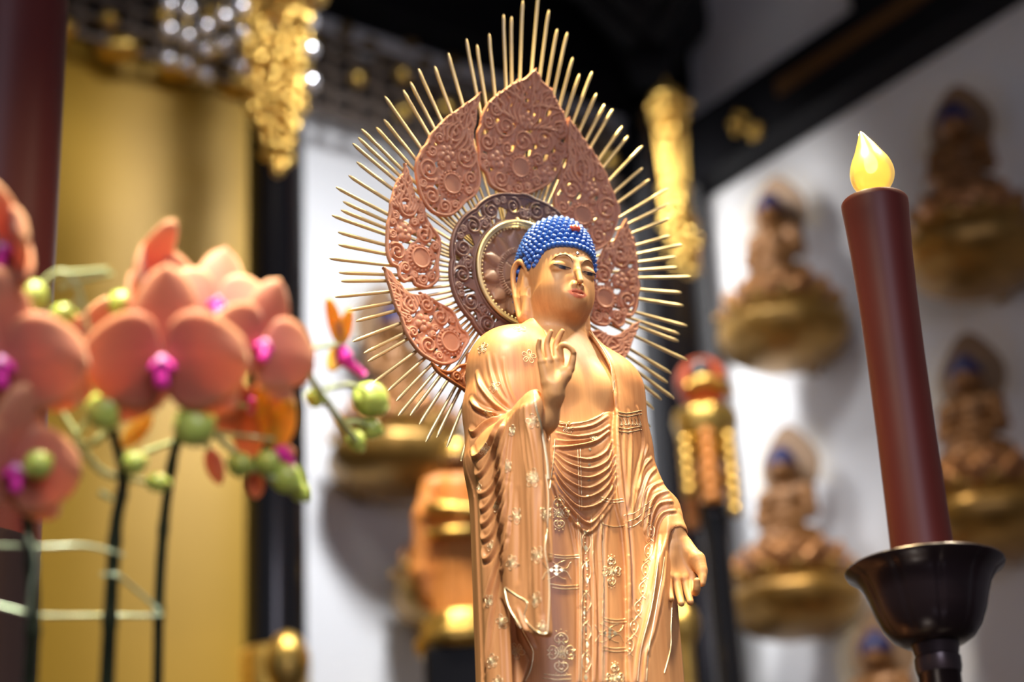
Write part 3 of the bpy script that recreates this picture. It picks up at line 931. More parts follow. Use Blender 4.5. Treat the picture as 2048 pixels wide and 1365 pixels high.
def flower(px, py, r, rot=0.0, flat=1.0):
    f = surf_frame(px, py)
    if f is None: return
    p, n, t1, t2 = f
    for k in range(5):
        a0 = rot + k * 2 * math.pi / 5
        e1 = t1 * math.cos(a0) + t2 * math.sin(a0); e2 = np.cross(n, e1)
        ring = []
        for u in np.linspace(0, 2 * np.pi, 15)[:-1]:
            q = .5 - .5 * math.cos(u)                       # 0 at the heart, 1 at the petal tip
            ring.append(snap(p + (e1 * (.14 + .80 * q) + e2 * math.sin(u) * (.16 + .22 * q)) * r))
        gb.tube(np.array(ring) + UPZ, .00036, 5, closed=True)
        gb.tube(np.array([snap(p + e1 * r * .22), snap(p + e1 * r * .40), snap(p + e1 * r * .62)]) + UPZ, [.0003, .00045, .0005], 5)
    gb.ball(snap(p) + UPZ, .0008, 8, 6)
def dot(px, py, r):
    h = on_robe(px, py, 0)
    if h is not None: gb.ball(h[0] + UPZ, r, 8, 6)
def diamond(px, py, w_, h_):
    f = surf_frame(px, py)
    if f is None: return
    p, n, t1, t2 = f
    V = [snap(p + t1 * a * w_ + t2 * b * h_, .0006) for a, b in ((1, 0), (0, 1), (-1, 0), (0, -1))] + [snap(p, .0012)]
    gb.add(np.array(V) + UPZ, [(0, 1, 4), (1, 2, 4), (2, 3, 4), (3, 0, 4)])
for x, y, r in ((150, 240, .0085), (545, 312, .0095), (250, 570, .008), (200, 800, .007), (580, 865, .0095), (410, 945, .007), (165, 1105, .0085), (360, 1248, .0085), (580, 1330, .009), (470, 75, .0085)):
    flower(930 + x / 4.265, 640 + y / 4.265, r, random.random())
for x, y, r in ((95, 85, .006), (445, 35, .0095), (202, 205, .008), (345, 270, .0105), (520, 262, .009), (175, 470, .007), (308, 577, .0095), (475, 527, .0105), (157, 830, .008), (237, 967, .009), (462, 822, .0095), (505, 1005, .008), (342, 1160, .0105), (180, 1227, .009), (215, 1365, .008)):
    flower(930 + x / 3.29, 950 + y / 3.29, r, random.random())
for x, y, r in ((135, 140, .008), (255, 182, .006)):
    flower(1080 + x / 2.414, 800 + y / 2.414, r, .2)
# hems
for pts in ([(590, 615), (600, 740), (640, 900), (690, 1190), (705, 1360)],):
    stroke(from_A(pts), .0017); stroke([(a + 2.2, b) for a, b in from_A(pts)], .0010)
for pts in ([(532, 0), (548, 150), (540, 350), (526, 500), (545, 620), (553, 780), (545, 1000), (532, 1045), (480, 1035), (420, 985), (392, 930), (408, 870), (405, 835), (340, 795), (265, 742)],
            [(262, 750), (290, 870), (375, 1020), (440, 1140), (448, 1200), (430, 1290), (398, 1360)]):
    stroke(from_B(pts), .0013)
for pts in ([(78, 112), (150, 118), (250, 98), (320, 50), (352, -30), (358, -90)], [(215, -360), (290, -262), (340, -170), (352, -60)],
            [(585, 700), (568, 800), (538, 1000), (488, 1200), (470, 1360)], [(600, 760), (580, 900), (545, 1100), (522, 1220), (512, 1360)],
            [(638, 960), (632, 1100), (630, 1200), (600, 1320)], [(72, 190), (66, 280), (50, 400), (44, 430)]):
    stroke(from_C(pts), .0009)
# ornamental bands on the skirt
for y0, x0, x1, bow in ((745, 40, 190, 10), (757, 40, 190, 10), (890, 48, 190, 10), (905, 48, 190, 10), (1052, 298, 420, 12), (1066, 298, 420, 12),
                        (1190, 296, 420, 12), (1206, 296, 418, 12), (1325, 20, 150, 8), (1345, 15, 150, 8), (470, 290, 400, 14), (482, 290, 405, 16), (600, 300, 410, 14)):
    stroke(from_C([(x0, y0), ((x0 + x1) / 2, y0 + bow), (x1, y0 + bow * .6)]), .00065)
for cx, cy in ((80, 822), (335, 1128)):
    for dx, dy in ((0, 0), (26, 0), (-26, 0), (0, 18), (0, -18)):
        diamond(1080 + (cx + dx) / 2.414, 800 + (cy + dy) / 2.414, .0034, .0030)
    for sg in (-1, 1):
        stroke(from_C([(cx - 45 * sg, cy - 45), (cx - 20 * sg, cy - 38), (cx + 40 * sg, cy - 5), (cx + 70 * sg, cy - 40)]), .0005)
        stroke(from_C([(cx - 45 * sg, cy + 45), (cx - 20 * sg, cy + 38), (cx + 40 * sg, cy + 5), (cx + 70 * sg, cy + 45)]), .0005)
# quatrefoil medallions
def quatrefoil(cx, cy, s, k=1.0):
    for a in range(4):
        u = a * math.pi / 2 + math.pi / 2
        ox, oy = math.cos(u) * 46 * s, -math.sin(u) * 62 * s
        C_ = lambda q: from_C([(cx + ox + (x * math.cos(u - math.pi / 2) + y * math.sin(u - math.pi / 2)) * s * k,
                                cy + oy - (-x * math.sin(u - math.pi / 2) + y * math.cos(u - math.pi / 2)) * s) for x, y in q])
        stroke(C_([(0, 34), (-16, 26), (-30, 14), (-32, -4), (-18, -14), (-8, -4), (-16, 6)]), .0008)
        stroke(C_([(0, 34), (16, 26), (30, 14), (32, -4), (18, -14), (8, -4), (16, 6)]), .0008)
        stroke(C_([(-9, 14), (0, 22), (9, 14)]), .0014)
        stroke(C_([(-14, -22), (0, -8), (14, -22)]), .0008)
        for x, y in ((0, 50), (-24, 40), (24, 40)):
            q = C_([(x, y), (x, y)])[0]; dot(*q, .0008)
    flower(1080 + cx / 2.414, 800 + cy / 2.414, .0085 * s)
quatrefoil(102, 1222, 1.0); quatrefoil(92, 548, .78); quatrefoil(345, 830, .72, .8); quatrefoil(362, 1345, .7, .8)
# dotted centre band and its scrolls
for y in range(640, 1365, 26):
    x = 222 + 6 * math.sin(y / 60)
    if (y // 26) % 3 == 0: diamond(1080 + x / 2.414, 800 + y / 2.414, .0026, .0042)
    else: dot(1080 + x / 2.414, 800 + y / 2.414, .0011)
for x0 in (188, 198, 254, 300, 308):
    stroke(from_C([(x0 - 8, 560), (x0, 700), (x0 + 4, 900), (x0 + 2, 1100), (x0, 1362)]), .0005)
for k in range(5):
    y = 690 + k * 145
    stroke(from_C([(236, y - 60), (206, y - 30), (204, y + 10), (222, y + 45)]), .0006)
    stroke(from_C([(208, y - 60), (240, y - 30), (244, y + 10), (226, y + 45)]), .0006)
for k in range(4):
    y = 240 + k * 75
    stroke(from_C([(182 + k * 2, y), (184 + k * 2, y + 70)]), .0006); stroke(from_C([(194 + k * 2, y), (196 + k * 2, y + 70)]), .0006)
    diamond(1080 + (240 - k * 3) / 2.414, 800 + y / 2.414, .0024, .0024)
# upper arm band, forearm scrolls and the vine down the left sleeve
for y in (60, 75, 135, 152):
    stroke(from_C([(378, y), (420, y + 6), (462, y - 2), (490, y - 8)]), .0007)
for k in range(6):
    stroke(from_C([(384 + k * 18, 88), (394 + k * 18, 108), (388 + k * 18, 124), (400 + k * 18, 118)]), .0006)
for k in range(7):
    y = 640 + k * 92; x = 535 - k * 13 - max(0, k - 3) * 8
    stroke(from_C([(x + 14, y - 46), (x - 16, y - 18), (x - 12, y + 20), (x + 14, y + 46)]), .0006)
    stroke(from_C([(x - 12, y - 46), (x + 18, y - 18), (x + 12, y + 20), (x - 14, y + 46)]), .0006)
    dot(1080 + x / 2.414, 800 + (y - 12) / 2.414, .0013); dot(1080 + x / 2.414, 800 + (y + 14) / 2.414, .0016)
for k in range(3):
    stroke(from_C([(405 + k * 8, 560 + k * 30), (460, 545 + k * 30), (520, 500 + k * 30), (545, 480 + k * 30)]), .0006)
gold_f = [f if len(f) == 4 else [f[0], f[1], f[2], f[2]] for f in gb.f if len(f) in (3, 4)]
tri = [f[:3] for f in gold_f if f[2] == f[3]]; gold_f = [f for f in gold_f if f[2] != f[3]]
rb = MB(); rb.add(Vr2 + UPZ, Qr.tolist(), 0); rb.add(np.concatenate(gb.v), gold_f + tri, 1)
robe = rb.build('robe', [M['wood'], M['gold_line']], statue)

# lotus stand under the feet (below the picture)
b = MB()
b.lathe([(.0, 0.0), (.17, .0), (.175, .03), (.150, .04), (.13, .05), (.12, .06)], 48, (0, 0, -.22), mod=None)
for ring_, (R0, z0, R1, z1) in enumerate(((.12, -.16, .175, -.03), (.115, -.13, .150, -.004))):
    for k in range(14):
        a = (k + .5 * ring_) * 2 * math.pi / 14
        V = []
        for t in np.linspace(0, 1, 7):
            r_, z_ = R0 + (R1 - R0) * math.sin(t * 1.4), z0 + (z1 - z0) * t
            w_ = .036 * math.sin(math.pi * (.12 + .86 * t)) ** .7
            V.append([((r_ - abs(q) * .012) * math.cos(a) - q * w_ * math.sin(a), (r_ - abs(q) * .012) * math.sin(a) + q * w_ * math.cos(a), z_) for q in np.linspace(-1, 1, 5)])
        b.grid(np.array(V))
b.lathe([(.12, -.16), (.135, -.01), (.125, 0), (.0, 0)], 48, (0, 0, 0), cap0=False)
b.build('lotus_stand', M['wood'], statue)
# ------------------------------------------------------------------ halo behind the head
TILT = math.radians(8.0)
HP0 = np.array([.002, .088, .104])
HU = np.array([0, -math.sin(TILT), math.cos(TILT)]); HN = np.array([0, math.cos(TILT), math.sin(TILT)]); HX = np.array([1.0, 0, 0])
def hpx(px, py):
    v = sray(px, py); t = ((HP0 - CL) @ HN) / (v @ HN); q = CL + v * t - HP0
    return np.array([q @ HX, q @ HU])
def hmap(X, V, W):
    """halo plane (right, up, towards the viewer) -> statue foot frame"""
    return HP0 + UPZ + np.multiply.outer(X, HX) + np.multiply.outer(V, HU) - np.multiply.outer(W, HN)
halo = bpy.data.objects.new('halo', None); COL.objects.link(halo); halo.parent = statue
halo.empty_display_size = .02

PET = {
 'top': [(1047, 155), (1029, 170), (1005, 180), (984, 196), (970, 206), (958, 220), (949, 241), (947, 267), (944, 285), (947, 309), (949, 335), (965, 352), (974, 374), (993, 386), (1012, 392), (1028, 396), (1046, 395),
         (1072, 384), (1092, 373), (1108, 352), (1116, 325), (1122, 304), (1124, 275), (1111, 241), (1095, 215), (1080, 190), (1063, 176)],
 'upper': [(940, 202), (927, 210), (911, 221), (890, 236), (871, 250), (857, 265), (845, 281), (836, 299), (829, 309), (820, 325), (817, 346), (821, 370), (827, 393), (838, 414), (855, 431), (874, 438), (895, 437), (913, 424),
           (925, 410), (939, 400), (949, 386), (952, 365), (949, 342), (939, 309), (934, 290), (932, 274), (936, 252), (937, 234)],
 'mid': [(799, 340), (794, 353), (782, 370), (775, 388), (769, 414), (766, 440), (762, 457), (761, 485), (762, 512), (771, 535), (785, 542), (788, 560), (801, 571), (815, 564), (823, 576), (846, 582), (862, 574), (873, 560), (872, 532),
         (876, 504), (876, 482), (862, 462), (846, 440), (841, 421), (834, 409), (822, 400), (815, 384), (810, 365)],
 'lower': [(758, 544), (761, 562), (769, 585), (776, 610), (782, 624), (790, 640), (798, 668), (811, 691), (829, 713), (851, 727), (871, 735), (890, 734), (910, 724), (921, 704), (933, 685), (929, 668), (918, 660), (907, 635), (896, 621),
           (874, 610), (857, 601), (843, 592), (826, 595), (807, 590), (790, 576), (776, 562), (765, 548)],
 'bottom': [(846, 731), (865, 746), (885, 749), (901, 737), (918, 732), (921, 715), (932, 708), (945, 710), (956, 746), (952, 800), (924, 800), (910, 788), (893, 777), (876, 766), (857, 752)]}
MED = {'top': (1031, 341), 'upper': (893, 375), 'mid': (833, 521), 'lower': (892, 688), 'bottom': None}
FLW = {'top': [(1040, 250), (985, 325), (1088, 355)], 'upper': [(880, 315)], 'mid': [(800, 470)], 'lower': [(838, 650)], 'bottom': []}
TIPS = {'top': (1047, 165), 'upper': (935, 212), 'mid': (799, 350), 'lower': (763, 552), 'bottom': (850, 735)}
ROOT = {'top': (1035, 290), 'upper': (885, 330), 'mid': (805, 450), 'lower': (835, 645), 'bottom': (930, 760)}

OPEN = .3
def relief(X, V, outline, med, flowers, tip, root, seed, flames=True):
    """carved openwork: height above the back plane and the 2-D outline distance"""
    rs = np.random.RandomState(seed)
    do = poly2(X, V, outline)
    H = (.0030 + .0006 * np.sin(X * 520 + 3 * np.sin(V * 160)) * np.sin(V * 430 + seed)).astype(np.float32)
    near = np.full(X.shape, 1e3, np.float32)        # distance to the nearest carved stroke
    def stroke_(d, r, h):
        nonlocal H, near
        k = np.clip(1 - (d / r) ** 2, 0, 1)
        H = np.maximum(H, (.0030 + h * np.sqrt(k)).astype(np.float32) * (k > 0))
        near = np.minimum(near, d - r)
    stroke_(np.abs(do + .0020), .0020, .0032)
    # packed scrolls
    pts = []
    lo, hi = outline.min(0), outline.max(0)
    cand = rs.uniform(lo, hi, (6000, 2))
    dc = -poly2(cand[:, 0].astype(np.float32), cand[:, 1].astype(np.float32), outline) - .0030
    ax = root - tip; L = np.linalg.norm(ax); ax = ax / L
    along = (cand - tip) @ ax
    blocks = []
    if med is not None: blocks.append((med, .0205))
    blocks += [(f, .0135) for f in flowers]
    for R in (.0165, .0130, .0100, .0078, .0060, .0046):
        for c, d_, al in zip(cand, dc, along):
            if flames and al < L * (.60 + 10 * (.0165 - R)): continue
            if d_ < R * .93: continue
            if any(np.linalg.norm(c - b) < R * .93 + q for b, q in blocks): continue
            blocks.append((c, R)); pts.append((c, R))
    for c, R in pts:
        hand = rs.choice([-1, 1]); a0 = rs.uniform(0, 6.28)
        t = np.linspace(0, 1, 30)
        ang = a0 + hand * t * 2 * np.pi * 1.45
        rad = R * (.92 - .66 * t)
        d, s = line2(X, V, np.stack([c[0] + rad * np.cos(ang), c[1] + rad * np.sin(ang)], 1))
        stroke_(d, .0020 - .0004 * s, .0034)
        dk = np.hypot(X - c[0] - rad[-1] * np.cos(ang[-1]) * .6, V - c[1] - rad[-1] * np.sin(ang[-1]) * .6)
        stroke_(dk, R * .24, .0038)
    # flames drawn up to the tip
    if flames:
        perp = np.array([-ax[1], ax[0]])
        rel = outline - tip
        oa, op = rel @ ax, rel @ perp
        for tier, (f0, f1, cnt) in enumerate(((.80, .00, 11), (.50, .0, 7))):
            for k in np.linspace(-1, 1, cnt):
                sg = 1 if k >= 0 else -1
                want = abs(k) * L * (.62 if tier == 0 else .34)
                m = (op * sg >= 0) & (oa < L * 1.1)
                if not m.any(): continue
                p3 = outline[m][np.argmin(np.abs(oa[m] - want))]
                p0 = tip + ax * L * (f0 - .10 * abs(k)) + perp * k * L * (.36 if tier == 0 else .20)
                wv = perp * sg * .0042
                C = smooth_line([p0, p0 * .72 + p3 * .28 + wv, p0 * .38 + p3 * .62 - wv * .9, p0 * .1 + p3 * .9 + wv * .3, p3], 20)
                if poly2(C[:, 0].astype(np.float32), C[:, 1].astype(np.float32), outline).max() > .004: continue
                d, s = line2(X, V, C)
                stroke_(d, .0025 - .0013 * s, .0036)
        for sg in (-1, 1):                            # tongues along both edges
            ed = [p for p in outline if (p - tip) @ ax < L * 1.15 and ((p - tip) @ perp) * sg > 0]
            for p in ed[::5]:
                e = p - perp * sg * .0012
                C = smooth_line([e + ax * .020, e + ax * .009 + perp * sg * .0025, e - ax * .004 - perp * sg * .001], 8)
                d, s = line2(X, V, C); stroke_(d, .0024 - .0013 * s, .0034); do = np.minimum(do, d - .0020 + .0012 * s).astype(np.float32)
    for f in flowers:
        r = np.hypot(X - f[0], V - f[1]); a = np.arctan2(V - f[1], X - f[0])
        for k in range(5):
            u = k * 2 * np.pi / 5 + seed
            stroke_(np.hypot(X - f[0] - .0075 * np.cos(u), V - f[1] - .0075 * np.sin(u)), .0052, .0036)
        stroke_(r, .0036, .0050)
    if med is not None:
        r = np.hypot(X - med[0], V - med[1]); a = np.arctan2(V - med[1], X - med[0])
        m = r < .0185
        H = np.where(m, .0040, H); near = np.where(m, -.001, near)
        H = np.where(r < .0112, .0062, H).astype(np.float32)
        stroke_(np.abs(r - .0128), .0018, .0052)
        bead = np.abs((a / (2 * np.pi) * 20) % 1 - .5) * 2 * np.pi * .0165 / 20
        stroke_(np.hypot(r - .0165, bead * 1.0), .0021, .0040)
    # pierced ground between the strokes
    noise = np.sin(X * 240 + seed) * np.sin(V * 210 + 2 * seed) + .5 * np.sin(X * 470 - V * 390 + seed)
    hole = np.where((do < -.0045) & (noise > OPEN), near - .0006, -1).astype(np.float32)
    return do, H, hole

def carve(name, outline, mat, med=None, flowers=(), tip=None, root=None, seed=1, w0=0.0, bend=0.9, flames=True, h=.00075, fn=None):
    outline = np.asarray(outline, np.float32)
    lo, hi = outline.min(0) - .003, outline.max(0) + .003
    nx, nv = (np.ceil((hi - lo) / h)).astype(int)
    gx = lo[0] + np.arange(nx) * h; gv = lo[1] + np.arange(nv) * h
    X, V = np.meshgrid(gx, gv, indexing='ij'); X = X.astype(np.float32); V = V.astype(np.float32)
    do, H, hole = (fn or relief)(X, V, outline, med, flowers, tip, root, seed, flames)
    gw = np.arange(-.002, .0125, h).astype(np.float32)
    D = np.maximum(np.maximum(do, hole)[:, :, None], np.maximum((gw[None, None] - H[:, :, None]) * .7, -gw[None, None]))
    Vt, Q = surface_nets(D.astype(np.float32), np.array([lo[0], lo[1], gw[0]]), h)
    Vt = relax(Vt, Q, 1, .4)
    r2 = Vt[:, 0] ** 2 + Vt[:, 1] ** 2
    W = Vt[:, 2] + w0 + bend * np.maximum(r2 - .012, 0) * .35
    P = hmap(Vt[:, 0], Vt[:, 1], W)
    # (x, v, w) is left handed after hmap: flip
    return np_mesh(name, P, Q[:, ::-1] if np.linalg.det(np.array([HX, HU, -HN])) < 0 else Q, mat, halo)

XM = -.008
for key, pts in PET.items():
    O2 = np.array([hpx(*p) for p in pts])
    O2 = smooth_line(O2, len(O2) * 3, closed=True)
    f = lambda q: None if q is None else hpx(*q)
    med, fl, tip, root = f(MED[key]), [hpx(*q) for q in FLW[key]], f(TIPS[key]), f(ROOT[key])
    sd = {'top': 3, 'upper': 5, 'mid': 8, 'lower': 11, 'bottom': 14}[key]
    OPEN = {'top': .55, 'upper': .6, 'mid': .1, 'lower': .35, 'bottom': .2}[key]
    mat = M['orangewood'] if key == 'bottom' else M['petal']
    o = carve('halo_petal', O2, mat, med, fl, tip, root, sd, flames=key != 'bottom', w0=.010 if key == 'bottom' else (.006 if key == 'upper' else .003))
    if key == 'bottom': tag(o, 'small orange flame scroll at the lower edge of the halo')
    if key != 'top':
        mir = lambda q: None if q is None else np.array([2 * XM - q[0], q[1]])
        o = carve('halo_petal', np.array([mir(q) for q in O2])[::-1], mat, mir(med), [mir(q) for q in fl], mir(tip), mir(root), sd + 1, flames=key != 'bottom', w0=.010 if key == 'bottom' else (.006 if key == 'upper' else .003))

# scalloped openwork ring
def ring_relief(X, V, outline, med, flowers, tip, root, seed, flames):
    r = np.hypot(X, V); a = np.arctan2(V, X)
    do = np.maximum(poly2(X, V, outline), .0715 - r)
    H = np.full(X.shape, .0030, np.float32); near = np.full(X.shape, 1e3, np.float32)
    def st(d, rr, h):
        nonlocal H, near
        k = np.clip(1 - (d / rr) ** 2, 0, 1)
        H = np.maximum(H, (.0030 + h * np.sqrt(k)).astype(np.float32) * (k > 0)); near = np.minimum(near, d - rr)
    po = poly2(X, V, outline)
    st(np.abs(po + .0020), .0020, .0036); st(np.abs(po + .0062), .0014, .0022); st(np.abs(r - .0735), .0016, .0030)
    N_ = 16
    for k in range(N_):
        u = (k + .5) * 2 * np.pi / N_ + np.pi / 2; hand = 1 if k % 2 else -1
        for (du, rc, R) in ((0, .0925, .0128), (hand * .155, .0835, .0070), (-hand * .15, .1010, .0052)):
            c = np.array([rc * np.cos(u + du), rc * np.sin(u + du)])
            t = np.linspace(0, 1, 28); ang = u + hand * t * 2 * np.pi * 1.5; rad = R * (.95 - .68 * t)
            d, s = line2(X, V, np.stack([c[0] + rad * np.cos(ang), c[1] + rad * np.sin(ang)], 1))
            st(d, .0019 - .0004 * s, .0034)
            st(np.hypot(X - c[0], V - c[1]), R * .24, .0038)
    noise = np.sin(a * 23) + np.sin(r * 300 + a * 7)
    hole = np.where((po < -.008) & (r > .076) & (noise > .1), near - .0005, -1).astype(np.float32)
    return do, H, hole
th = np.linspace(0, 2 * np.pi, 241)[:-1]
sc_ = .1075 + .0045 * np.abs(np.sin((th - np.pi / 2) * 4)) ** .7 + .005 * np.exp(-(np.minimum(np.abs(th - np.pi / 2), 2) / .09) ** 2)
o = carve('halo_ring', np.stack([sc_ * np.cos(th), sc_ * np.sin(th)], 1), M['ring'], seed=2, w0=.014, bend=0, fn=ring_relief)
tag(o, 'dark purplish openwork ring round the lotus disc')
# metal rims
def circle(R, w, n=96):
    a = np.linspace(0, 2 * np.pi, n, endpoint=False); return hmap(R * np.cos(a), R * np.sin(a), np.full(n, w))
b = MB()
b.tube(circle(.0705, .0225), .0021, 8, closed=True); b.tube(circle(.0668, .0210), .0014, 8, closed=True)
for k in range(72):
    a = k * 2 * math.pi / 72
    b.ball(hmap(np.array([.0632 * math.cos(a)]), np.array([.0632 * math.sin(a)]), np.array([.0195]))[0], (.0016, .0016, .0016), 6, 4)
tag(b.build('halo_rim', M['ray'], halo), 'thin pale gold beaded rim')
# lotus disc
nr, na = 64, 288
rr = np.linspace(.0005, .0660, nr); aa = np.linspace(0, 2 * np.pi, na, endpoint=False)
Rg, Ag = np.meshgrid(rr, aa, indexing='ij')
def petals(Rg, Ag, n, r0, r1, off, h):
    u = ((Ag / (2 * np.pi) * n + off) % 1 - .5) * 2
    t = np.clip((Rg - r0) / (r1 - r0), 0, 1)
    wmax = np.sin(np.pi * np.clip(.16 + .80 * t, 0, 1)) ** .75 * 1.02
    q = np.abs(u) / np.maximum(wmax, 1e-3)
    ins = (q < 1) & (Rg > r0) & (Rg < r1)
    body_ = h * (.45 + .55 * t) * np.clip(1 - q ** 2.2 * .62, 0, 1) - .0012 * np.exp(-(u / .06) ** 2) * 0
    rim = .0016 * np.exp(-((1 - q) / .09) ** 2)
    return np.where(ins, body_ + rim, 0)
Hd = .0115 + np.maximum(petals(Rg, Ag, 12, .026, .0600, 0, .0085), petals(Rg, Ag, 12, .026, .0640, .5, .0045))
core = Rg < .0375
Hc = .0160 + np.where(Rg > .0305, .0012 + .0011 * np.cos(Ag * 64) * (Rg < .0365) - .02 * (Rg - .0305), 0) + np.where(Rg < .0085, .0015, 0)
Hc = Hc - .0009 * np.exp(-((Rg - .0285) / .0012) ** 2) - .0009 * np.exp(-((np.abs((Ag / (2 * np.pi) * 6) % 1 - .5) * Rg) / .0012) ** 2) * (Rg > .017) * (Rg < .029)
for k in range(6):
    a = k * math.pi / 3
    dd = np.hypot(Rg * np.cos(Ag) - .0125 * math.cos(a), Rg * np.sin(Ag) - .0125 * math.sin(a)); Hc = Hc + .0018 * np.sqrt(np.clip(1 - (dd / .0028) ** 2, 0, 1))
Hc = Hc + .0018 * np.sqrt(np.clip(1 - (Rg / .0030) ** 2, 0, 1))
Hd = np.where(core, Hc, Hd)
b = MB(); G = hmap(Rg * np.cos(Ag), Rg * np.sin(Ag), Hd)
b.grid(G, False, True, None, True, False)
G2 = hmap(np.array([.066] * na), np.zeros(na), np.zeros(na)); 
back = hmap(.066 * np.cos(aa), .066 * np.sin(aa), np.full(na, .002))
b.grid(np.stack([G[-1], back]), False, True, None, False, True)
tag(b.build('lotus_disc', M['disc'], halo), 'brown carved lotus flower disc')
# gilded rays
RAYS = [(1058, -14), (1028, 13), (1008, 43), (992, 39), (966, 75), (943, 96), (921, 85), (886, 112), (860, 138), (827, 143), (812, 169), (798, 185), (761, 198), (761, 243), (746, 259), (715, 263), (709, 280), (698, 292),
        (707, 328), (691, 355), (665, 379), (680, 407), (676, 424), (657, 435), (670, 468), (671, 493), (652, 521), (672, 549), (676, 566), (663, 598), (690, 625), (706, 646), (699, 687), (722, 710), (729, 727), (738, 771), (769, 786),
        (786, 806), (789, 836), (814, 835), (832, 853), (844, 888), (867, 879), (887, 898), (915, 926), (943, 925), (1080, 32), (1099, 68), (1119, 75), (1133, 123), (1148, 155), (1172, 151), (1183, 193), (1200, 214), (1216, 224),
        (1236, 258), (1248, 277), (1276, 297), (1278, 340), (1292, 363), (1327, 382), (1330, 412), (1331, 441), (1333, 475), (1357, 493), (1346, 517), (1348, 538), (1373, 558), (1356, 589), (1360, 615), (1367, 656), (1353, 672),
        (1351, 686), (1367, 725), (1336, 750), (1329, 769), (1340, 801), (1316, 803), (1301, 822), (1293, 858)]
for p in RAYS:
    q = hpx(*p); L = np.linalg.norm(q); u = q / L
    ts = [.062, L - .020, L - .008, L - .002, L]
    P = hmap(np.array([u[0] * t for t in ts]), np.array([u[1] * t for t in ts]), np.array([-.003 + .35 * max(t * t - .012, 0) * .55 for t in ts]))
    b = MB(); b.tube(P, [.0018, .0024, .0023, .0014, .0004], 8)
    b.build('halo_ray', M['ray'], halo)
b = MB(); b.tube(np.array([[0, .05, .02], [0, .075, .05], [0, .095, .07], [0, .10, .12]]) + UPZ, .007, 10)
b.build('halo_bracket', M['disc'], halo)
# ------------------------------------------------------------------ candle and holder (right)
ALTAR_Z = SO[2] + FOOT - .22
CB = at(1850, 1140, 2.16)                           # centre of the cup's rim
cand = empty('candle', CB, 0, 'tall dark red electric candle with a glowing flame bulb, in the lobed metal cup', 'candle')
ct = rise(at(1850, 1140, 2.16), 405) - CB[2]        # top of the candle above the rim
b = MB()
prof = []
for t, r in ((-.07, .0300), (-.065, .0340), (0, .0342), (.15, .0334), (.35, .0326), (.55, .0326), (.72, .0336), (.85, .0355), (.94, .0376), (.985, .0391), (.997, .0390), (1.0, .0380), (.994, .0340), (.992, .0)):
    prof.append((r, t * ct))
b.lathe(prof, 64); b.build('candle_body', M['candle'], cand, auto=60)
b = MB(); b.lathe([(.0, ct * .990), (.0225, ct * .990), (.0225, ct + .006), (.019, ct + .009), (0, ct + .009)], 32); b.build('lamp_socket', M['white_metal'], cand, auto=40)
FH = .082
fp = [(.0, 0), (.012, .0005), (.0200, .006), (.0245, .014), (.0262, .023), (.0252, .032), (.0218, .042), (.0165, .052), (.0118, .062), (.0072, .071), (.0035, .078), (.0006, .0825)]
b = MB(); th_ = np.linspace(0, 2 * np.pi, 40, endpoint=False)
def lean(z): return -.0050 * (z / FH) ** 2 + .0030 * math.sin(z / FH * 3.1)
V = np.array([[(r * math.cos(a) + lean(z), r * math.sin(a), z) for a in th_] for r, z in smooth_line(fp, 40)])
b.grid(V + np.array([0, 0, ct + .0135]), False, True, None, True, True)
fl = b.build('flame_bulb', M['bulb'], cand)
b = MB(); V = np.array([[(r * .40 * math.cos(a) + lean(z + .012), r * .42 * math.sin(a), z * .62 + .028) for a in th_] for r, z in smooth_line(fp, 24)])
b.grid(V + np.array([0, 0, ct + .0135]), False, True, None, True, True)
tag(b.build('flame_core', M['bulbcore'], fl), 'bright glowing core')
hold = empty('candle_holder', (CB[0], CB[1], ALTAR_Z), 0, 'dark bronze candlestick with a lobed lotus cup under the red candle', 'candlestick')
z0 = CB[2] - ALTAR_Z
def lobes(th, z, i):
    g = np.exp(-((((th * 10 / (2 * np.pi)) % 1) - .5) / .07) ** 2)
    return 1 - .030 * g * min(1, max(0, (z - (z0 - .078)) / .02)) * (1 if i < 8 else .35 if i < 12 else 0)
b = MB()
b.lathe([(.0225, z0 - .084), (.034, z0 - .082), (.044, z0 - .076), (.053, z0 - .064), (.0595, z0 - .048), (.0640, z0 - .032), (.0690, z0 - .018), (.0765, z0 - .007), (.0850, z0 - .0015), (.0862, z0 + .0015), (.0850, z0 + .0030),
         (.0760, z0 - .0005), (.0670, z0 - .010), (.056, z0 - .018), (.0358, z0 - .024), (.0350, z0 - .058), (.0, z0 - .058)], 144, mod=lobes)
b.build('cup', M['iron'], hold, auto=50)
b = MB(); b.lathe([(.0235, z0 - .115), (.0250, z0 - .108), (.0250, z0 - .098), (.0232, z0 - .096), (.0245, z0 - .090), (.0260, z0 - .084), (.0230, z0 - .080)], 40); b.build('collar', M['iron'], hold, auto=35)
b = MB(); b.lathe([(.0, .0), (.11, .0), (.112, .012), (.085, .022), (.05, .035), (.032, .06), (.0245, .11), (.0225, z0 * .5), (.0225, z0 - .10)], 48); b.build('stem', M['iron'], hold)

# ------------------------------------------------------------------ red pillar at the left edge
RP = at(-32, 500, 2.85); RP[2] = 0
rad = .1
pil = empty('red_pillar', (RP[0], RP[1], 0), 0, 'dark red lacquered round pillar at the left edge behind the orchids', 'pillar')
zj = rise(np.array([RP[0], RP[1] - rad, 2.0]), 1048)
b = MB(); b.lathe([(rad, zj), (rad, 6.2)], 96, cap0=False); b.build('shaft', M['lacquer_red'], pil, smooth=True)
b = MB(); b.lathe([(rad * .99, 0), (rad * .99, zj - .01), (rad * 1.0, zj - .004), (rad * 1.0, zj)], 96, cap1=False); tag(b.build('sleeve', M['iron'], pil), 'dark metal sleeve round the lower part')

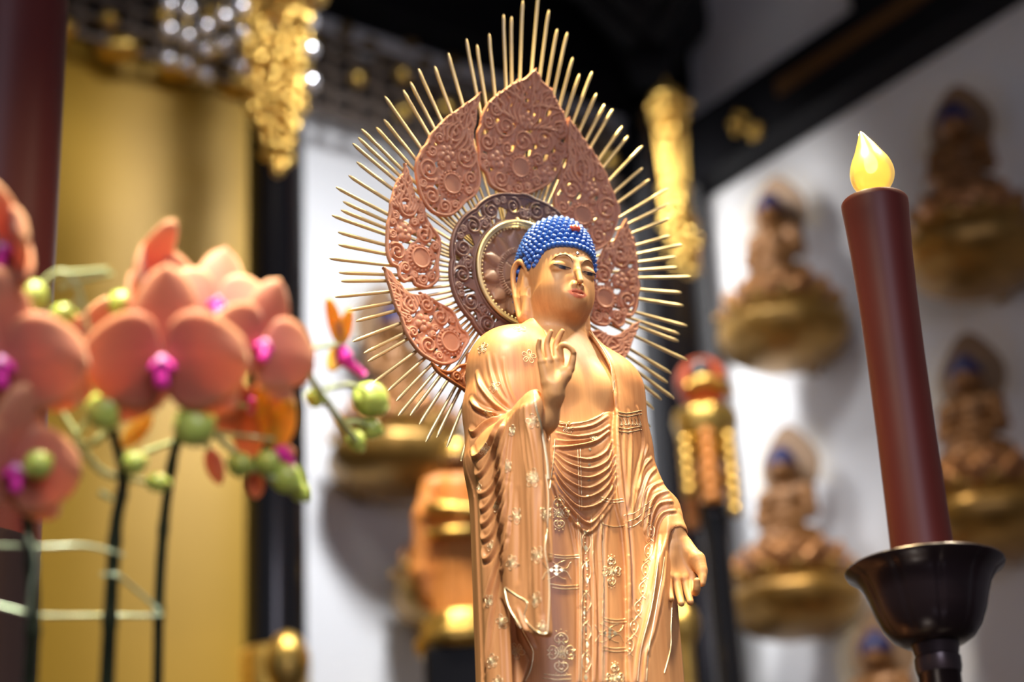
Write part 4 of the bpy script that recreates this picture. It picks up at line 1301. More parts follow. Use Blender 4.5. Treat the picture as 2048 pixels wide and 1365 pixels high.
# ------------------------------------------------------------------ orchids
def petal_shell(L, W, cup=.15, tipw=.6, base=.12, wave=.0, twist=0.0, nu=15, nv=13, th=.0007, back=0.0):
    """closed thin shell growing along +y from the origin, facing +z"""
    u = np.linspace(0, 1, nu); v = np.linspace(-1, 1, nv)
    w = W * .5 * (base + (1 - base) * np.sin(np.pi * np.clip(u, 0, 1) ** tipw) ** .62) * np.where(u > .995, .10, 1)
    U, Vv = np.meshgrid(u, v, indexing='ij')
    X = Vv * w[:, None]; Y = U * L + 0 * Vv
    Z = -cup * W * (Vv ** 2) * (.3 + .7 * U) * .5 + back * L * U ** 2 + wave * L * np.sin(Vv * 5 + U * 4) * U
    A = twist * U; X2 = X * np.cos(A) - Z * np.sin(A); Z2 = X * np.sin(A) + Z * np.cos(A)
    top = np.stack([X2, Y, Z2 + th], -1); bot = np.stack([X2, Y, Z2 - th], -1)
    return top, bot, U
def add_petal(mb, fac, Mx, off=(0, 0, 0), **k):
    top, bot, U = petal_shell(**k)
    nu, nv = U.shape
    V = np.concatenate([top.reshape(-1, 3), bot.reshape(-1, 3)]) @ np.asarray(Mx).T + np.asarray(off)
    f = []; n = nu * nv
    for i in range(nu - 1):
        for j in range(nv - 1):
            a = i * nv + j; f.append((a, a + 1, a + nv + 1, a + nv)[::-1]); f.append((n + a, n + a + 1, n + a + nv + 1, n + a + nv))
    for i in range(nu - 1):
        for j, s in ((0, 1), (nv - 1, -1)):
            a = i * nv + j; q = (a, a + nv, n + a + nv, n + a); f.append(q if s < 0 else q[::-1])
    for j in range(nv - 1):
        a = (nu - 1) * nv + j; f.append((a, n + a, n + a + 1, a + 1)); a = j; f.append((a, a + 1, n + a + 1, n + a))
    mb.add(V, f)
    edge = np.abs(np.linspace(-1, 1, nv))[None, :] * np.ones((nu, 1))
    vein = .5 + .5 * np.cos(np.linspace(-1, 1, nv)[None, :] * 19)
    c = np.clip(.10 + .42 * U ** 1.3 + .55 * edge ** 6 + .35 * (U > .93) - .12 * vein * (1 - U), 0, 1).reshape(-1)
    fac.append(np.concatenate([c, c]))
def rotz(a): c, s = math.cos(a), math.sin(a); return np.array([[c, -s, 0], [s, c, 0], [0, 0, 1]])
def rotx(a): c, s = math.cos(a), math.sin(a); return np.array([[1, 0, 0], [0, c, -s], [0, s, c]])
def roty(a): c, s = math.cos(a), math.sin(a); return np.array([[c, 0, s], [0, 1, 0], [-s, 0, c]])
def petal_obj(name, mat, parent, Mx, off=(0, 0, 0), **k):
    mb, fac = MB(), []
    add_petal(mb, fac, Mx, off, **k)
    o = mb.build(name, mat, parent)
    c = np.concatenate(fac); col = np.stack([c, c, c, np.ones_like(c)], 1)
    a = o.data.color_attributes.new('paint', 'FLOAT_COLOR', 'POINT'); a.data.foreach_set('color', col.astype(np.float32).ravel())
    return o
def flower_part(plant, pos, face, up, size, openness=1.0, seed=0, yellow=False):
    """one orchid bloom: three sepals, two broad petals, lip and column"""
    rs = random.Random(seed)
    z = np.asarray(face, float); z = z / np.linalg.norm(z)
    y = np.asarray(up, float); y = y - z * (y @ z); y /= np.linalg.norm(y); x = np.cross(y, z)
    f = bpy.data.objects.new('flower', None); COL.objects.link(f); f.parent = plant; f.empty_display_size = .01
    pp = np.asarray(pos) - np.array(plant.location)
    f.matrix_local = Matrix(((x[0] * size, y[0] * size, z[0] * size, pp[0]), (x[1] * size, y[1] * size, z[1] * size, pp[1]), (x[2] * size, y[2] * size, z[2] * size, pp[2]), (0, 0, 0, 1)))
    pm = M['yellowpetal'] if yellow else M['petal_orchid']
    lift = math.radians(62 * (1 - openness))
    sw = .30 if yellow else .58
    for a in (0, 128, -128):
        petal_obj('sepal', pm, f, rotz(math.radians(a + rs.uniform(-5, 5))) @ rotx(lift * .9 - .05), (0, 0, -.02), L=.70 if a == 0 else .62, W=sw * (.84 if a == 0 else .74), cup=.25, tipw=.80, back=-.12 + .1 * rs.random(), th=.006)
    for s in (-1, 1):
        petal_obj('petal', pm, f, rotz(math.radians(s * (93 + rs.uniform(-4, 4)))) @ rotx(lift + .06) @ roty(rs.uniform(-.12, .12)), (0, 0, .01), L=.60, W=(.30 if yellow else .74), cup=.16, tipw=.66, wave=.012, back=-.10, th=.006, base=.2)
    b = MB()
    b.ball((0, .01, .09), (.040, .040, .070), 12, 8)
    tag(b.build('column', M['lip_light'], f), 'pale pink column')
    b = MB()
    for s in (-1, 1):
        b.ball((s * .062, -.035, .09), (.030, .055, .045), 10, 7, M=rotz(s * .5))
    top = smooth_line([(0, -.03, .05), (0, -.075, .12), (0, -.135, .14), (0, -.19, .11)], 14)
    b.tube(top, np.interp(np.linspace(0, 1, 14), [0, .5, .8, 1], [.032, .042, .056, .020]), 10)
    b.build('lip', M['lip_magenta'], f)
    return f
def bud_part(plant, pos, dirv, r, L=1.25):
    d = np.asarray(dirv, float); d = d / np.linalg.norm(d)
    t = np.linspace(0, 1, 14)
    rr = r * np.sin(np.pi * np.clip(t * .94 + .03, 0, 1)) ** .7 * (1 + .12 * (1 - t))
    P = np.asarray(pos) - np.array(plant.location) + np.outer((t - .5) * 2 * r * L, d)
    b = MB(); b.tube(P, rr, 18)
    o = b.build('bud', M['bud'], plant)
    s = MB(); e = np.cross(d, [0, 1.0, .2]); e /= np.linalg.norm(e)
    return o
def branch(plant, pts, r0, r1, mat, name, n=40, nodes=()):
    """pts: (px, py, depth)"""
    P = np.array([at(*p) for p in pts]) - np.array(plant.location)
    P = smooth_line(P, n)
    rr = np.linspace(r0, r1, n)
    for k in nodes:
        rr = rr * (1 + .28 * np.exp(-((np.linspace(0, 1, n) - k) / .012) ** 2))
    b = MB(); b.tube(P, rr, 12); return b.build(name, mat, plant)
def toward(px=0, py=0, back=1.0):
    """direction facing the viewer, turned right by px and up by py"""
    v = -_fw * back + _rt * px + _up * py; return v
PLANTS = {}
p = at(200, 1365, 1.64); p[2] = ALTAR_Z
orchid = empty('potted_orchid', p, 0, 'coral orchid with many blooms and green buds on three dark stems, at the left', 'orchid')
for key, Z in (('A', 1.60), ('B', 1.64), ('C', 1.68)): PLANTS[key] = (orchid, Z)
b = MB(); b.lathe([(.0, 0), (.075, 0), (.098, .10), (.104, .118), (.096, .114), (.088, .10), (0, .10)], 40); b.build('pot', M['iron'], orchid)
for k in range(8):
    petal_obj('leaf', M['stem'], orchid, rotz(k * .83) @ rotx(.5), (0, 0, .10), L=.19, W=.06, cup=.2, tipw=.8, back=-.3, th=.0012)
for key, pts in {'A': [(56, 1500), (60, 1365), (66, 1230), (60, 1090), (42, 900), (22, 780)], 'B': [(208, 1500), (214, 1365), (222, 1200), (232, 1050), (246, 955), (225, 860)], 'C': [(308, 1500), (315, 1365), (319, 1180), (331, 1020), (354, 885), (400, 800)]}.items():
    pl, Z = PLANTS[key]
    base = np.array(pl.location)
    branch(pl, [(x, y, Z) for x, y in pts], .0070 if key != 'C' else .0047, .0042, M['stem'], 'stem', 60, nodes=(.35, .55, .72))
    # lower stem down into a pot on the altar, below the picture
    q = at(pts[0][0], pts[0][1], Z) - base
    b = MB(); b.tube(smooth_line([(q[0] * .5, q[1] * .5, .10), (q[0] * .8, q[1] * .8, q[2] * .55), q], 20), .0070 if key != 'C' else .0047, 12); b.build('stem', M['stem'], pl)
def RR(key, pts, r0=.0024, r1=.0018, mat=None, name='stalk', n=30):
    pl, Z = PLANTS[key]
    return branch(pl, [(p[0], p[1], p[2] if len(p) > 2 else Z) for p in pts], r0, r1, mat or M['pedicel'], name, n)
RR('A', [(22, 780), (30, 680), (70, 590), (115, 545), (150, 565), (168, 620), (176, 660)], .0032)
RR('A', [(110, 548), (160, 545), (215, 540)]); RR('A', [(118, 575), (170, 560), (225, 548)]); RR('A', [(90, 600), (65, 592)]); RR('A', [(160, 600), (130, 625)]); RR('A', [(30, 700), (60, 760), (20, 720)]); RR('A', [(42, 900), (60, 915), (75, 930)]); RR('A', [(60, 560), (40, 530), (25, 505)])
RR('B', [(225, 860), (170, 890), (140, 850), (110, 800)], .0034); RR('B', [(150, 880), (200, 940), (255, 958), (310, 968)], .0036); RR('B', [(225, 860), (260, 780), (330, 735)], .003); RR('B', [(230, 840), (205, 820)]); RR('B', [(230, 850), (255, 700), (270, 620), (290, 580)], .003); RR('B', [(262, 640), (243, 607)]); RR('B', [(255, 955), (270, 925)])
RR('B', [(200, 985), (225, 1000)], .003); RR('B', [(150, 880), (190, 800), (160, 720)])
RR('C', [(400, 800), (440, 730), (520, 690), (575, 700), (605, 735), (650, 800, 1.74), (690, 855, 1.80), (716, 888, 1.83)], .0040, .0034)
RR('C', [(290, 905), (330, 890), (365, 878), (390, 855)], .0026); RR('C', [(420, 862), (470, 870), (550, 880)]); RR('C', [(420, 862), (415, 885), (418, 902)]); RR('C', [(430, 870), (470, 905), (520, 945), (575, 965)], .0034); RR('C', [(470, 905), (480, 930)]); RR('C', [(590, 700, 1.7), (640, 694, 1.76), (688, 690, 1.80)]); RR('C', [(640, 785, 1.73), (630, 795, 1.73)]); RR('C', [(652, 778, 1.75), (700, 770, 1.82), (735, 785, 1.88)]); RR('C', [(690, 845, 1.80), (720, 845, 1.85), (742, 857, 1.88)]); RR('C', [(440, 730), (435, 660), (430, 610)]); RR('C', [(400, 800), (450, 800), (495, 815)])
UPW = np.array([0, 0, 1.0])
def FL(key, px, py, size, face, up=(0, 0, 1), op=1.0, Z=None, seed=0, yellow=False):
    pl, Z0 = PLANTS[key]
    return flower_part(pl, at(px, py, Z or Z0 - .02), face, up, size, op, seed, yellow)
S_ = .125
FL('B', 328, 722, 0.110, toward(0, -.05), seed=1, Z=1.58)
FL('A', 8, 722, 0.107, toward(.05, -.1), seed=2, Z=1.56)
FL('C', 432, 612, 0.086, toward(.35, .55), (0.1, 0, 1), .88, seed=3, Z=1.67)
FL('C', 520, 690, 0.084, toward(.75, .12), (.15, 0, 1), .80, seed=4, Z=1.64)
FL('B', 285, 562, 0.083, toward(.95, -.10, .5), (-.42, 0, 1), .40, seed=5, Z=1.66)
FL('A', 22, 498, 0.084, toward(-.75, .05), (.15, 0, 1), .50, seed=6, Z=1.58)
FL('A', 20, 935, 0.095, toward(.9, -.15), (-.2, 0, 1), .72, seed=7, Z=1.56)
FL('B', 150, 712, 0.086, toward(.9, -.35, .4), (.1, 0, 1), .8, seed=8, Z=1.70)
FL('C', 497, 815, 0.065, toward(.35, -.3, .7), (.25, 0, -1), .62, seed=9, Z=1.70)
def side_bloom(px, py, Z, petals, lip, seed):
    """a bloom seen edge-on: (angle, length px, width px, yellow?) petals and a drooping lip"""
    pl, _ = PLANTS['C']
    fl_ = bpy.data.objects.new('flower', None); COL.objects.link(fl_); fl_.parent = pl; fl_.empty_display_size = .01
    c = at(px, py, Z); fl_.location = tuple(c - np.array(pl.location)); u = Z / F_PX
    B_ = np.stack([_rt, _up, -_fw], 1)
    for a, L_, W_, yel in petals:
        petal_obj('petal', M['yellowpetal'] if yel else M['petal_orchid'], fl_, B_ @ rotz(math.radians(a)) @ rotx(.25), (0, 0, 0), L=L_ * u, W=W_ * u, cup=.35, tipw=.85, back=.10, th=.0008, base=.25)
    b = MB(); P = np.array([_rt * x * u + _up * y * u - _fw * .004 for x, y in lip])
    P = smooth_line(P, 16); b.tube(P, np.interp(np.linspace(0, 1, 16), [0, .3, .6, 1], [8 * u, 19 * u, 11 * u, 7 * u]), 12); b.build('lip', M['lip_magenta'], fl_)
side_bloom(682, 690, 1.80, [(14, 102, 30, True), (-16, 78, 28, True), (160, 58, 34, True), (178, 48, 22, False), (5, 50, 26, False)], [(0, 0), (10, -28), (24, -42), (48, -62)], 1)
side_bloom(550, 900, 1.69, [(-18, 112, 52, True), (12, 135, 36, True), (150, 50, 26, False), (-100, 45, 30, False)], [(0, 0), (14, -8), (26, -14), (36, -30)], 2)
for key, px, py, r, dx, dy, L, Z in (('A', 65, 592, 31, -.5, .3, 1.1, 1.60), ('A', 126, 628, 20, -.9, .1, 1.3, 1.62), ('B', 243, 607, 25, .6, .2, 1.15, 1.64), ('B', 210, 822, 38, .4, .3, 1.1, 1.60), ('C', 388, 852, 42, -.3, .5, 1.1, 1.60),
                                     ('A', 76, 930, 28, -.4, -.2, 1.15, 1.56), ('B', 270, 926, 23, .7, .2, 1.2, 1.62), ('B', 316, 966, 18, 1, -.05, 1.6, 1.64), ('C', 480, 930, 25, -.5, .2, 1.15, 1.67), ('C', 535, 925, 24, .3, .6, 1.2, 1.68),
                                     ('C', 572, 955, 30, .9, -.5, 1.4, 1.69), ('C', 600, 985, 18, .8, -.8, 1.4, 1.70), ('C', 630, 796, 20, -.6, .1, 1.1, 1.73), ('C', 742, 800, 34, .6, -.45, 1.2, 1.88), ('C', 742, 858, 21, .9, -.3, 1.3, 1.88), ('C', 712, 882, 18, .5, -.8, 1.5, 1.83)):
    pl, _ = PLANTS[key]
    bud_part(pl, at(px, py, Z), _rt * dx + _up * dy - _fw * .25, r * Z / F_PX, L)
for key, px, py, L_, a, Z in (('B', 245, 895, .036, -40, 1.62), ('C', 418, 898, .033, 195, 1.68), ('C', 508, 945, .024, 182, 1.69)):
    pl, _ = PLANTS[key]
    R_ = np.stack([_rt, _up, -_fw], 1) @ rotz(math.radians(a)) @ rotx(-.2)
    petal_obj('young_petal', M['yellowpetal'] if px == 245 else M['petal_orchid'], pl, R_, at(px, py, Z) - np.array(pl.location), L=L_, W=.016, cup=.4, tipw=.9, th=.0009)
# tie wires
wl = orchid
def wire(pts, r=.0015):
    P = smooth_line(np.array([at(*p) for p in pts]), 50) - np.array(wl.location); b = MB(); b.tube(P, r, 8); tag(b.build('support_wire', M['wire'], wl), 'pale green tie wire round the stems')
wire([(-60, 1090, 1.60), (0, 1092, 1.60), (90, 1094, 1.60), (170, 1092, 1.61), (228, 1105, 1.625), (245, 1112, 1.66)])
wire([(-60, 1205, 1.60), (0, 1213, 1.60), (50, 1226, 1.60), (75, 1232, 1.60), (200, 1232, 1.66), (312, 1232, 1.665), (322, 1226, 1.69)])
wire([(205, 1150, 1.625), (235, 1152, 1.62), (265, 1175, 1.64), (300, 1205, 1.665), (318, 1222, 1.668)])
wire([(52, 1068, 1.585), (68, 1105, 1.585), (70, 1140, 1.585), (62, 1180, 1.585), (58, 1225, 1.59)])
# altar they stand on (below the picture)
at_ = empty('altar_table', (0, 2.2, 0), 0, 'long dark lacquered altar table carrying the statue, candlestick and orchids', 'table')
b = MB(); b.box((-.60, -.95, ALTAR_Z - .06), (1.5, .95, ALTAR_Z), bev=.01); b.build('table_top', M['black'], at_, smooth=False)
for x in (-.5, 1.4):
    for y in (-.85, .85):
        b = MB(); b.box((x - .05, y - .05, 0), (x + .05, y + .05, ALTAR_Z - .06), bev=.006); b.build('leg', M['black'], at_, smooth=False)
# ------------------------------------------------------------------ the hall behind: two white walls meeting in a corner
PC = at(1340, 445, 8.9)                     # under-side of the beams, in the corner
AZ = math.radians(37)
dL = np.array([-math.cos(AZ), -math.sin(AZ), 0])          # along the left wall, coming nearer
dR = np.array([math.sin(AZ), -math.cos(AZ), 0])           # along the right wall, coming nearer
nL, nR = dR, dL                                            # both wall normals point into the hall
CX = np.array([PC[0], PC[1], 0.0])
ZB = PC[2]
def onL(s, z, o=0.0): return CX + dL * s + nL * o + np.array([0, 0, z])
def onR(s, z, o=0.0): return CX + dR * s + nR * o + np.array([0, 0, z])
def pxwall(px, py, d, n, o):
    v = ray(px, py); p0 = CX + n * o
    t = ((p0 - CAM) @ n) / (v @ n); q = CAM + v * t
    return (q - p0) @ d, q[2]
def pL(px, py, o=0.0): return pxwall(px, py, dL, nL, o)
def pR(px, py, o=0.0): return pxwall(px, py, dR, nR, o)
def wbox(mb, f, s0, s1, z0, z1, o0, o1, mi=None):
    V = [f(s, z, o) for s in (s0, s1) for z in (z0, z1) for o in (o0, o1)]
    return mb.add(V, [(0, 1, 3, 2), (4, 6, 7, 5), (0, 4, 5, 1), (2, 3, 7, 6), (0, 2, 6, 4), (1, 5, 7, 3)], mi)
def wmesh(name, mat, f, s0, s1, z0, z1, o0, o1, parent=None, kind='structure'):
    b = MB(); wbox(b, f, s0, s1, z0, z1, o0, o1)
    o = b.build(name, mat, parent, smooth=False, fixn=True)
    if kind and parent is None: o['kind'] = kind
    return o
ZT = ZB + 2.6
wmesh('wall_left', M['wall'], onL, -.2, 7.5, 0, ZT, -.15, 0)
wmesh('wall_right', M['wall'], onR, 0, 6.5, 0, ZT, -.15, 0)
b = MB(); b.add([(-9, -4, 0), (9, -4, 0), (9, 12, 0), (-9, 12, 0)], [(0, 1, 2, 3)]); o = b.build('floor', M['floor'], smooth=False); o['kind'] = 'structure'
# ---- beams
BH = .30
wmesh('trim_1', M['black_matte'], onR, .0, 6.5, ZB, ZB + BH, 0, .16)
wmesh('trim_2', M['black_matte'], onL, .16, 7.5, ZB, ZB + .22, 0, .16)
s_, z_ = pL(900, 95); 
wmesh('trim_3', M['black_matte'], onL, .0, 7.5, ZB + .47, ZB + .95, 0, .20)
s_, z_ = pR(1760, 40)
wmesh('trim_4', M['black_matte'], onR, s_, 6.5, ZB + BH, ZB + BH + .34, 0, .16)
# gilt strip on the right beam
s0, z0_ = pR(1560, 228, .165); s1, z1_ = pR(1985, -10, .165)
zc = ZB + BH * .56
t = empty('gilt_strip', onR(s0, zc, .16), 0, 'long dull gold inlay strip running up the black beam on the right', 'inlay')
b = MB(); wbox(b, onR, s0, s1 + .8, zc - .035, zc + .035, .155, .172); b.v = [v - np.array(t.location) for v in b.v]; b.build('strip', simple('dull bronze', (.13, .062, .020), .5, .4), t, smooth=False)
# gilt fittings on the beams
def fitting(px, py, pf, f, n, o, r, label, lob=5):
    s, z = pf(px, py, o)
    t = empty('beam_fitting', f(s, z, o), 0, label, 'metal fitting')
    d = dR if f is onR else dL
    b = MB()
    for k in range(lob):
        a = k * 2 * math.pi / lob + .3
        b.ball(d * math.cos(a) * r * .62 + np.array([0, 0, math.sin(a) * r * .62]), r * .36, 12, 8)
    b.ball(n * .01, r * .42, 14, 10)
    b.build('rosette', M['gold'], t); return t
fitting(1478, 245, pR, onR, nR, .17, .060, 'small gold rosette on the black right beam, below its inlay strip')
fitting(1510, 262, pR, onR, nR, .17, .045, 'smaller gold rosette just right of the other one on the right beam')
# ---- corner bracket and hip rafter in black lacquer
bis = (nL + nR) / np.linalg.norm(nL + nR)
side = np.array([-bis[1], bis[0], 0])
CP = CX + bis * .26
b = MB()
def bbox(mb, a0, a1, w0, w1, z00, z01, z10, z11):
    V = []
    for a, w_, za, zb_ in ((a0, w0, z00, z01), (a1, w1, z10, z11)):
        for sg in (-1, 1):
            for z in (za, zb_): V.append(CX + bis * a + side * sg * w_ + np.array([0, 0, z]))
    mb.add(V, [(0, 1, 3, 2), (4, 6, 7, 5), (0, 4, 5, 1), (2, 3, 7, 6), (0, 2, 6, 4), (1, 5, 7, 3)])
bbox(b, .1, 2.3, .16, .22, ZB + .55, ZB + 1.0, ZB + .62, ZB + 1.1)
o = b.build('trim_5', M['black_matte'], smooth=False, fixn=True); o['kind'] = 'structure'
cb = empty('corner_bracket', CX + bis * .62 + np.array([0, 0, ZB + .36]), 0, 'black lacquered bracket spreading upwards over the corner pillar', 'bracket')
b = MB(); prof = [(.10, 0), (.13, .05), (.15, .12), (.24, .22), (.30, .30), (.36, .36), (.38, .44), (.38, .52)]
b.lathe(prof, 4, mod=None); b.v = [v @ rotz(AZ + math.pi / 4 * 0).T for v in b.v]; b.build('block', M['black_matte'], cb, smooth=False)
for k, (d, nn) in enumerate(((dL, nL), (dR, nR))):
    for j in range(2):
        P = [d * (.16 + .10 * i) + nn * (.12 + .10 * j) + np.array([0, 0, .10 + .05 * i + .03 * j]) for i in range(5)]
        b = MB(); b.tube(smooth_line(P, 16), np.linspace(.07, .05, 16), 8); b.build('bracket_arm', M['black_matte'], cb)
        b = MB(); b.ball(P[-1] + d * .04, .055, 12, 8); tag(b.build('end_cap', M['gold'], cb), 'gold end cap')
# ---- pillars
def pillar(name, base, r, ztop, label, zb=0.0):
    t = empty(name, (base[0], base[1], zb), 0, label, 'pillar')
    b = MB(); b.lathe([(r, 0.0), (r, ztop - zb)], 64); b.build('shaft', M['black'], t)
    b = MB(); b.lathe([(r * 1.02, 0), (r * 1.25, 0), (r * 1.25, .12), (r * 1.1, .2), (r * 1.02, .22)], 64); b.build('base', M['gold'], t)
    return t
pillar('corner_pillar', CP, .155, ZB + .36, 'black round pillar in the corner of the two white walls')
sA, zA = pL(487, 800, .16); sB, zB_ = pL(607, 800, .16)
sm = (sA + sB) / 2
wp = onL(sm, 0, .17); wr = .5 * 120 * (proj(onL(sm, zA, .17))[2]) / F_PX
lp = pillar('wall_pillar', wp, wr, ZB + .02, 'black round lacquered pillar between the gold panel and the white wall')
zsl = rise(np.array([wp[0], wp[1], 2]), 1305)
b = MB(); b.lathe([(wr * 1.02, zsl - .5), (wr * 1.10, zsl - .49), (wr * 1.10, zsl - .02), (wr * 1.05, zsl), (wr * 1.01, zsl)], 64); tag(b.build('sleeve', M['gold'], lp), 'gilded metal sleeve near the foot')
# ---- gold panel
s0, _ = pL(498, 700, .03); s1 = s0 + 3.6
t = empty('gold_panel', onL((s0 + s1) / 2, 0, .02), 0, 'large plain gold panel left of the black pillar', 'panel')
b = MB(); n_ = 40
G = []
for i in range(n_ + 1):
    u = i / n_; s = s0 + (s1 - s0) * u; o = .10 + .05 * math.cos((s - s0) * 2 * math.pi / 1.15)
    G.append([onL(s, z, o) - np.array(t.location) for z in (0.4, ZB - .02)])
b.grid(np.array(G)); 
G2 = [[p - nL * .03 for p in row] for row in G]; b.grid(np.array(G2)[::-1])
b.build('gold_sheet', M['goldpanel'], t)
b = MB(); 
for i in range(14):
    s = s0 + .12 + i * .25
    b.ball(onL(s, ZB - .10, .17) - np.array(t.location), (.085, .06, .045), 14, 8)
b.build('scalloped_top', M['gold'], t)
# ---- lattice valance in front of the left beam
t = empty('lattice_valance', onL(1.2, ZB + .17, .2), 0, 'black lattice valance with gold studs along the top of the left wall', 'valance')
tl = np.array(t.location)
b = MB(); g = MB(); gr = MB()
zz = np.linspace(ZB - .10, ZB + .24, 5)
s_end = 6.4
for z in zz: wbox(b, onL, .45, s_end, z - .012, z + .012, .17, .20)
ss = np.arange(.5, s_end, .105)
for i, s in enumerate(ss): wbox(b, onL, s - .010, s + .010, zz[0], zz[-1], .17, .20)
b.v = [v - tl for v in b.v]; b.build('lattice', simple('grey brown lattice', (.16, .12, .095), .4, .4), t, smooth=False)
stud = None
for i in range(0, len(ss), 2):
    for j in range(1, 4):
        if (i // 2 + j) % 2 == 0:
            if not stud: stud = MB().ball((0, 0, 0), .034, 10, 6).build('stud', M['gold'], t)
            else: stud = stud.copy(); COL.objects.link(stud)
            stud.location = tuple(onL(ss[i], zz[j], .21) - tl)
# ---- upper wall rosettes
for k, (px, py) in enumerate(((640, 75), (690, 95), (740, 90), (775, 120), (820, 85), (850, 125), (905, 125), (690, 60))):
    s, z = pL(px, py, .01)
    tt = tag(MB().ball(onL(s, z, .01), (.035, .035, .035), 10, 6).build('wall_rosette', simple('dull gilt', (.22, .14, .05), .5, .4)) if k == 0 else ros.copy(), ['small dull gold rosette on the grey upper wall'] and 'small dull gold rosette among the scattered ones on the grey upper wall', 'rosette', 'rosettes on the grey upper wall')
    if k == 0: ros = tt; ros0 = onL(s, z, .01)
    else: COL.objects.link(tt); tt.location = tuple(onL(s, z, .01) - ros0)
# ---- ceiling
b = MB(); b.add([CX + dL * a + dR * c + np.array([0, 0, ZT]) for a, c in ((-.3, -.3), (7.5, -.3), (7.5, 6.5), (-.3, 6.5))], [(0, 1, 2, 3)]); o = b.build('ceiling', M['ceiling'], smooth=False); o['kind'] = 'structure'

# ---- gilded hanging ornaments
def ornament(px, ytop, ybot, depth, wtop, wbot, label, seed, shape):
    rs = random.Random(seed)
    p0 = at(px, ytop, depth); z1 = rise(p0, ybot); H = p0[2] - z1
    sc = depth / F_PX
    t = empty('hanging_ornament', p0, 0, label, 'hanging ornament')
    b = MB(); w0 = wtop * sc / 2
    b.lathe([(.004, .10), (.012, .07), (w0 * .5, .05), (w0 * .95, .02), (w0 * 1.05, 0), (w0 * .9, -.015), (.0, -.015)], 24, mod=lambda th, z, i: 1 + .06 * np.cos(8 * th)); b.build('canopy', M['gold'], t)
    n = 10
    for k in range(n):
        a = k * 2 * math.pi / n; ph = rs.random()
        b = MB(); L = H * (.72 + .28 * (0.5 + .5 * math.cos(a + 1.0)))
        m = int(L / .052)
        for i in range(m):
            u = i / max(1, m - 1); z = -.03 - u * (L - .05)
            r = np.interp(u, [0, .25, .55, .85, 1], [w0 * s for s in shape])
            c = np.array([r * math.cos(a + .25 * math.sin(6 * u + ph)), r * math.sin(a + .25 * math.sin(6 * u + ph)), z])
            if i % 3 == 1: b.ball(c, (.034, .034, .020), 10, 6)
            elif i % 3 == 2: b.ball(c, (.022, .012, .030), 8, 6, M=rotz(a))
            else: b.ball(c, .020, 8, 6)
            if rs.random() < .5: b.ball(c + np.array([rs.uniform(-.03, .03), rs.uniform(-.03, .03), -.02]), rs.uniform(.010, .02), 8, 5)
        b.tube([(w0 * shape[0] * math.cos(a), w0 * shape[0] * math.sin(a), -.01), c], .004, 5)
        b.build('bead_strand', M['gold'], t)
    return t
ornament(548, -60, 350, 7.0, 110, 60, 'large gilded beaded ornament hanging before the left pillar', 3, [1.0, 1.05, .95, .75, .35])
ornament(1335, 200, 560, 8.15, 66, 60, 'long gilded beaded ornament hanging in front of the corner pillar', 5, [1.0, .22, .45, .85, .55])
ornament(575, -120, 60, 6.3, 150, 120, 'short wide gilded ornament at the top edge above the left pillar', 8, [1.0, 1.0, .9, .8, .5])
# clear beads that catch the light
for k, (px, ys) in enumerate(((340, (10, 60, 120)), (376, (20, 75, 130)), (412, (55, 100, 150)), (448, (35, 90)), (482, (15, 68, 135)), (620, (45, 100, 165)))):
    p = at(px, -30, 6.6); t = empty('crystal_strand', p, 0, ['', ''][0] or 'string of clear round beads hanging before the left valance', 'bead string', 'clear bead strings')
    for y in ys: MB().ball((0, 0, 0), .026, 14, 10).build('bead', M['crystal'], t, loc=(0, 0, rise(p, y) - p[2]))
    b = MB(); b.tube([(0, 0, 0), (0, 0, rise(p, ys[-1]) - p[2])], .002, 5); b.build('cord', M['gold'], t)

# ---- seated figures on lotus pedestals along the walls
def seated_sdf(P):
    x, y, z = P.T
    d = ell(P, (0, -.01, .290), (.128, .110, .050))                                   # crossed legs
    PA = np.stack([np.abs(x), y, z], 1)
    d = smin(d, cap(PA, (.108, -.02, .283), (.04, -.095, .283), .040, .036), .03)
    d = smin(d, chain(P, [(0, .02, .30, .072), (0, .02, .39, .062), (0, .018, .475, .064)], .02), .04)
    d = smin(d, cap(PA, (.035, .018, .505), (.085, .015, .492), .036, .038), .03)
    d = smin(d, chain(PA, [(.094, .012, .485, .034), (.112, -.005, .395, .030), (.055, -.085, .345, .022)], .01), .025)
    d = smin(d, cap(P, (-.03, -.100, .345), (.03, -.100, .345), .025), .015)
    d = smin(d, cap(P, (0, .010, .51), (0, .006, .55), .027), .012)
    d = d + (.0035 * np.sin(z * 150 + np.abs(x) * 60)).astype(np.float32) * (z < .47)
    return d
def seated_head(P):
    d = ell(P, (0, 0, .600), (.055, .060, .068))
    d = smin(d, ell(np.stack([np.abs(P[:, 0]), P[:, 1], P[:, 2]], 1), (.057, .008, .575), (.008, .014, .040)), .006)
    d = smin(d, cap(P, (0, -.050, .600), (0, -.058, .585), .007), .008)
    return d
def seated_hair(P):
    d = ell(P, (0, .006, .622), (.066, .069, .062))
    d = smin(d, ell(P, (0, .01, .675), (.034, .034, .030)), .02)
    return smax(d, (.606 - P[:, 2] - np.maximum(P[:, 1], 0) * 1.2).astype(np.float32), .006)
proto = empty('seated_buddha', (0, 0, 0), 0)
v, q = sdf_mesh(seated_sdf, (-.22, -.17, .22), (.22, .14, .60), .007); np_mesh('robed_body', v, q, M['figure'], proto)
v, q = sdf_mesh(seated_head, (-.08, -.09, .51), (.08, .08, .69), .005); np_mesh('head', v, q, M['figure'], proto)
v, q = sdf_mesh(seated_hair, (-.09, -.09, .50), (.09, .10, .73), .006); tag(np_mesh('hair', v, q, M['navy'], proto), 'dark navy blue hair')
